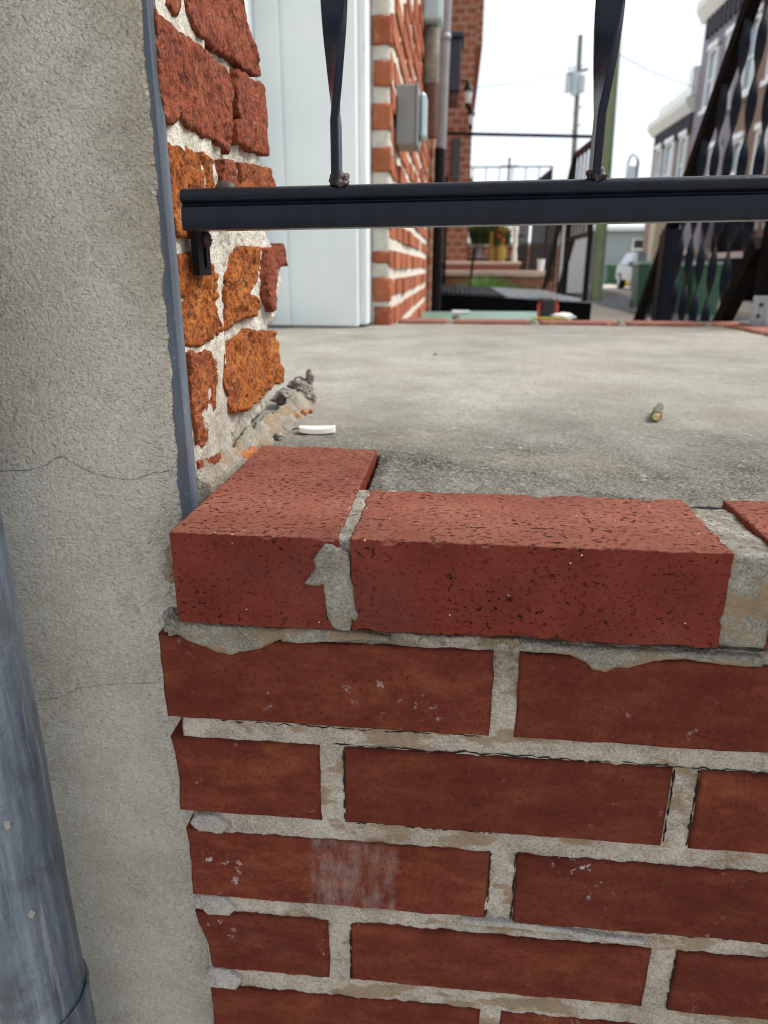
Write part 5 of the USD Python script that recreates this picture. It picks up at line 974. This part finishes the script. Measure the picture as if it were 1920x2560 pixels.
h2 = rowhouse('lilac_row_house', 'lilac painted three storey row house with a dark toothed cornice', 24.76, 29.3, 8.15, PURPLE, PURPLEY, [(27.3, 28.15, 5.25, 6.95), (25.6, 26.45, 4.95, 6.95), (25.75, 26.55, 1.6, 3.8), (27.5, 28.3, 1.6, 3.6)], 0.62)
h3 = rowhouse('low_row_house', 'lower brown brick row house with white arched windows and parapet', 29.34, 34.7, 5.45, BROWNB, BROWNBY, [(33.0, 33.8, 2.9, 4.75), (31.2, 32.4, 2.6, 4.75), (29.55, 30.4, 2.9, 4.7)], 0.5, 0.55)
part(h3, 'chimney', box(8.3, 8.9, 29.36, 29.9, 6.0, 6.9), WINW, smooth=False, label='pale square parapet end')
part(h3, 'balcony_rail', cat_([box(8.1, 8.14, 31.2, 34.8, 3.2, 3.26), box(8.1, 8.14, 31.2, 34.8, 2.5, 2.56)]+[box(8.1, 8.13, y, y+.03, 2.561, 3.199) for y in np.arange(31.2, 34.8, .3)]), IRON2, smooth=False)
# ground-level stairs and porches across the street
dk = thing('wooden_steps', 'brown wooden entrance steps of the brown row house', 'steps', (7.9, 24.3, GZ))
for k in range(6): part(dk, 'step', box(7.2+k*0.2, 8.45, 23.9, 24.9, GZ+k*0.18+0.001, GZ+(k+1)*0.18), BROWNP if k % 2 else COPING, smooth=False)
dr = thing('white_door', 'tall white door with a red threshold across the street', 'door', (8.45, 24.2, 0.5)); part(dr, 'leaf', box(8.40, 8.498, 23.98, 24.45, 0.72, 2.9), WINW, smooth=False); part(dr, 'threshold', box(8.30, 8.498, 23.95, 24.5, 0.58, 0.719), REDP, smooth=False)
pk = thing('picket_porch', 'dark picket porch railing on a stone ledge across the street', 'railing', (8.2, 22.3, 0.4)); part(pk, 'ledge', box(7.9, 8.49, 20.5, 23.7, 0.42, 0.58), COPING, smooth=False); part(pk, 'base_wall', box(8.0, 8.48, 20.6, 23.6, GZ, 0.419), BROWNP, smooth=False)
part(pk, 'rail', box(7.92, 7.97, 20.5, 23.7, 1.45, 1.5), IRON2, smooth=False)
for y in np.arange(20.6, 23.7, 0.14): part(pk, 'picket', box(7.93, 7.96, y, y+.05, 0.581, 1.449), BROWNP, smooth=False)
lpch = thing('lilac_porch', 'lilac panelled porch with pinkish ledge in front of the lilac house', 'porch', (8.0, 26.8, GZ)); part(lpch, 'panel', box(8.0, 8.49, 25.2, 27.6, 0.75, 1.75), PURPLE, smooth=False); part(lpch, 'ledge', box(7.8, 8.49, 25.1, 28.6, 0.56, 0.749), COPING, smooth=False); part(lpch, 'base_wall', box(7.95, 8.48, 25.1, 28.5, GZ, 0.559), PURPLE, smooth=False); part(lpch, 'wood_post', box(7.7, 7.85, 26.5, 26.9, GZ, 0.555), TWIG, smooth=False); part(lpch, 'column', vcyl(7.95, 28.3, 0.75, 1.9, 0.12, 12), COPING, smooth=True)
cb = thing('cream_porch', 'cream rendered porch with a maroon door beside the parked car', 'porch', (7.9, 26.0, GZ)); part(cb, 'wall', cat_([box(7.42, 8.49, 28.62, 29.3, GZ, 2.2)]), CREAM, smooth=False); part(cb, 'door', box(7.62, 8.3, 28.57, 28.619, GZ, 1.33), MAROON, smooth=False)
# siding buildings at the end of the street
def siding(name, label, x0, x1, y, z1, m, step, win=None, roof=0.5):
    t = thing(name, label, 'building', ((x0+x1)/2, y+2, GZ)); part(t, 'core', box(x0+.02, x1-.02, y+.03, y+5, GZ, z1), m, smooth=False); z = GZ
    while z < z1-.01:
        part(t, 'siding_board', hull([(x, yy, zz_) for x in (x0, x1) for yy, zz_ in ((y-.02, z), (y+.029, z), (y+.012, z+step-.004), (y+.029, z+step-.004))]), m, smooth=False); z += step
    part(t, 'eave', box(x0-.2, x1+.2, y-.3, y+5.2, z1+.001, z1+.18), WINW, smooth=False); part(t, 'roof', hull([(x, yy, zz_) for x in (x0-.2, x1+.2) for yy, zz_ in ((y-.25, z1+.182), (y+5.2, z1+.182), (y+2.5, z1+.182+roof))]), TRANSF, smooth=False)
    if win:
        a, b, c_, d_ = win; w = part(t, 'window', cat_([box(a, b, y-.06, y-.021, c_, c_+.07), box(a, b, y-.06, y-.021, d_-.07, d_), box(a, a+.1, y-.06, y-.021, c_+.071, d_-.071), box(b-.1, b, y-.06, y-.021, c_+.071, d_-.071), box(a+.101, b-.101, y-.06, y-.021, (c_+d_)/2-.06, (c_+d_)/2+.06)]), WINW, smooth=False)
        part(w, 'pane', box(a+.1, b-.1, y-.03, y-.0205, c_+.07, d_-.07), BLACKP, smooth=False)
siding('white_garage', 'white vinyl sided garage behind the iron landing', 3.32, 4.85, 27.0, 2.0, SIDW, 0.11)
siding('grey_garage', 'pale blue grey sided garage with a small white framed window', 7.2, 13.0, 42.0, 2.05, SIDG, 0.13, (9.65, 10.32, 0.55, 1.66))
# car
car = thing('parked_car', 'silver parked car seen from the front beside the cream porch', 'car', (7.55, 31.2, GZ))
def slabx(prof, x0, x1, inset): return hull([(x0, y, z) for y, z in prof]+[(x1, y, z) for y, z in prof]) if not inset else hull([(x0+inset, y, z) for y, z in prof]+[(x1-inset, y, z) for y, z in prof])
cx0, cx1 = 7.22, 8.90; g = GZ
part(car, 'body', hull([(x, y, z) for x, i_ in ((cx0, 1), (cx1, -1)) for y, z in ((29.35, g+.35), (29.30, g+.6), (29.6, g+.88), (33.5, g+.95), (33.6, g+.4))]+[(x, 29.2, g+.5) for x in (cx0+.3, cx1-.3)]), SILVER, smooth=25)
part(car, 'cabin', hull([(x, y, z) for x, y, z in [(cx0+.06, 30.3, g+.94), (cx1-.06, 30.3, g+.94), (cx0+.22, 31.0, g+1.46), (cx1-.22, 31.0, g+1.46), (cx0+.22, 32.8, g+1.46), (cx1-.22, 32.8, g+1.46), (cx0+.06, 33.5, g+.94), (cx1-.06, 33.5, g+.94)]]), SILVER, smooth=25)
part(car, 'windshield', hull([(cx0+.16, 30.36, g+1.0), (cx1-.16, 30.36, g+1.0), (cx0+.27, 30.93, g+1.42), (cx1-.27, 30.93, g+1.42), (cx0+.16, 30.30, g+1.0), (cx1-.16, 30.30, g+1.0), (cx0+.27, 30.87, g+1.42), (cx1-.27, 30.87, g+1.42)]), GLASSM, smooth=False)
part(car, 'side_window', hull([(cx0+.05, 31.0, g+1.0), (cx0+.05, 33.2, g+1.0), (cx0+.18, 31.2, g+1.4), (cx0+.18, 32.7, g+1.4), (cx0+.09, 31.0, g+1.0), (cx0+.09, 33.2, g+1.0)]), GLASSM, smooth=False)
for x in (cx0+.1, cx1-.1):
    for y in (30.2, 32.8):
        wl = part(car, 'wheel', tube([(x-.12, y, g+.33), (x, y, g+.33), (x+.12, y, g+.33)], 0.33, 20), BLACKR, smooth=30); part(wl, 'rim', tube([(x-.13, y, g+.33), (x, y, g+.33), (x+.13, y, g+.33)], 0.2, 14), TRANSF, smooth=30)
for x in (cx0+.3, cx1-.3): part(car, 'headlight', trimesh.Trimesh(*(lambda s, x=x: (s.vertices*[.17, .08, .1]+[x, 29.32, g+.68], s.faces))(trimesh.creation.icosphere(2))), GLOBE, smooth=True)
part(car, 'grille', box(cx0+.55, cx1-.55, 29.17, 29.22, g+.55, g+.72), BLACKP, smooth=False); part(car, 'mirror', rock((cx0-.08, 30.7, g+1.02), .09, 850, 2, .2), SILVER, smooth=True)
# green bins
def wheelie(label, x, y, s=1.0, ry=0):
    t = thing('green_bin', label, 'bin', (x, y, GZ), group='green wheeled bins along the street')
    part(t, 'body', hull([(x+a*.22*s, y+b*.24*s, GZ+.04) for a in (-1, 1) for b in (-1, 1)]+[(x+a*.28*s, y+b*.31*s, GZ+.88*s) for a in (-1, 1) for b in (-1, 1)]), GREENBIN, smooth=20)
    part(t, 'rim', cbox(x-.30*s, x+.30*s, y-.33*s, y+.33*s, GZ+.881*s, GZ+.92*s, .01), GREENBIN, smooth=20)
    part(t, 'lid', hull([(x+a*.29*s, y+b*.33*s, GZ+.921*s) for a in (-1, 1) for b in (-1, 1)]+[(x+a*.24*s, y+b*.26*s, GZ+.98*s) for a in (-1, 1) for b in (-1, 1)]), LIDG if s != 1.05 else GREENBIN, smooth=20)
    for a in (-1, 1): part(t, 'wheel', tube([(x+a*.2*s-.03, y+.27*s, GZ+.1), (x+a*.2*s, y+.27*s, GZ+.1), (x+a*.2*s+.03, y+.27*s, GZ+.1)], 0.1, 14), BLACKR, smooth=30)
    part(t, 'handle', tube([(x-.2*s, y+.34*s, GZ+.9*s), (x, y+.38*s, GZ+.92*s), (x+.2*s, y+.34*s, GZ+.9*s)], 0.018, 8), GREENBIN, smooth=True)
wheelie('dark green wheeled bin in front of the pale garage wall', 8.55, 41.0, 1.05)
wheelie('green wheeled bin beside the front of the silver car', 4.30, 16.3, 1.0)
wheelie('green wheeled bin with pale lid behind the stair spindles', 4.62, 13.6, 0.98)
wheelie('narrow green wheeled bin left of the pale lidded bin', 4.10, 13.9, 0.96)
yb = thing('yellow_box', 'small bright yellow box beside the far green bin', 'box', (8.75, 40.4, GZ)); part(yb, 'body', cbox(9.02, 9.32, 40.3, 40.6, GZ, GZ+.55, .02), YELLOW, smooth=20); part(yb, 'lid', cbox(9.0, 9.34, 40.28, 40.62, GZ+.551, GZ+.6, .02), YELLOW, smooth=20)

# ================================================================== right stair railing
sr = thing('stair_railing', 'dark iron stair railing with twisted spindles at the right end of the landing', 'railing', (0.95, 2.1, GZ))
X = 0.93; s_ = 1.087
up0, up1 = (1.55, 1.265), (2.72, -0.007)
lo0, lo1 = (1.60, 0.135), (2.25, -0.571)
upz = lambda y: 0.7968-(y-1.985)*1.087; lowz = lambda y: 0.195-(y-1.645)*1.087
part(sr, 'handrail', beam((X, 1.58, upz(1.58)), (X, 2.95, upz(2.95)), 0.034, 0.044), BROWNP, smooth=False)
part(sr, 'lower_rail', beam((X, 1.64, lowz(1.64)), (X, 2.42, lowz(2.42)), 0.034, 0.046), BROWNP, smooth=False)
for i, y in enumerate(np.arange(1.74, 2.72, 0.118)):
    za, zb_ = max(lowz(y)+0.02, GZ+.02), upz(y)-0.03
    part(sr, 'spindle', twisted(X, y, za, zb_, 0.026, 0.005, za+0.02, 0.145, 0.4+i*0.0, n=int((zb_-za)/0.012)), BLUEBLACK, smooth=25)
part(sr, 'newel_post', box(0.899, 0.955, 2.42, 2.475, GZ, upz(2.45)-0.02), BLUEBLACK, smooth=False)
part(sr, 'corner_post', cbox(0.925, 0.985, 1.57, 1.63, 0.055, 1.30, 0.003), BROWNP, smooth=False, label='square dark brown corner post')
pp = part(sr, 'post_plate', cat_([cbox(0.908, 1.002, 1.560, 1.640, 0.004, 0.010, 0.001), cbox(0.904, 1.010, 1.560, 1.5665, 0.0102, 0.076, 0.002)]), mat('zinc_plate', m_metal((0.24, 0.25, 0.26), 0.6, 0.2, (0.42, 0.42, 0.42), 0.8)), smooth=False, label='rust spotted galvanised post plate')
for x, z in ((0.924, 0.055), (0.921, 0.028), (0.958, 0.054), (0.955, 0.026)): part(pp, 'screw', trimesh.Trimesh(*(lambda s, x=x, z=z: (s.vertices*[.0055, .003, .0055]+[x, 1.5592, z], s.faces))(trimesh.creation.icosphere(2))), RUST, smooth=True)
# steps going down beyond the railing
st = thing('stair_flight', 'concrete steps going down from the far end of the landing', 'steps', (1.4, 2.2, GZ))
for k in range(4): part(st, 'step', box(0.99, 1.9, 1.65+k*0.24, 1.89+k*0.24, GZ+0.001, -0.09-k*0.15), PAVE, smooth=False)
part(st, 'side_slab', box(0.99, 1.9, 0.3, 1.649, GZ+0.001, -0.012), PAVE, smooth=False)
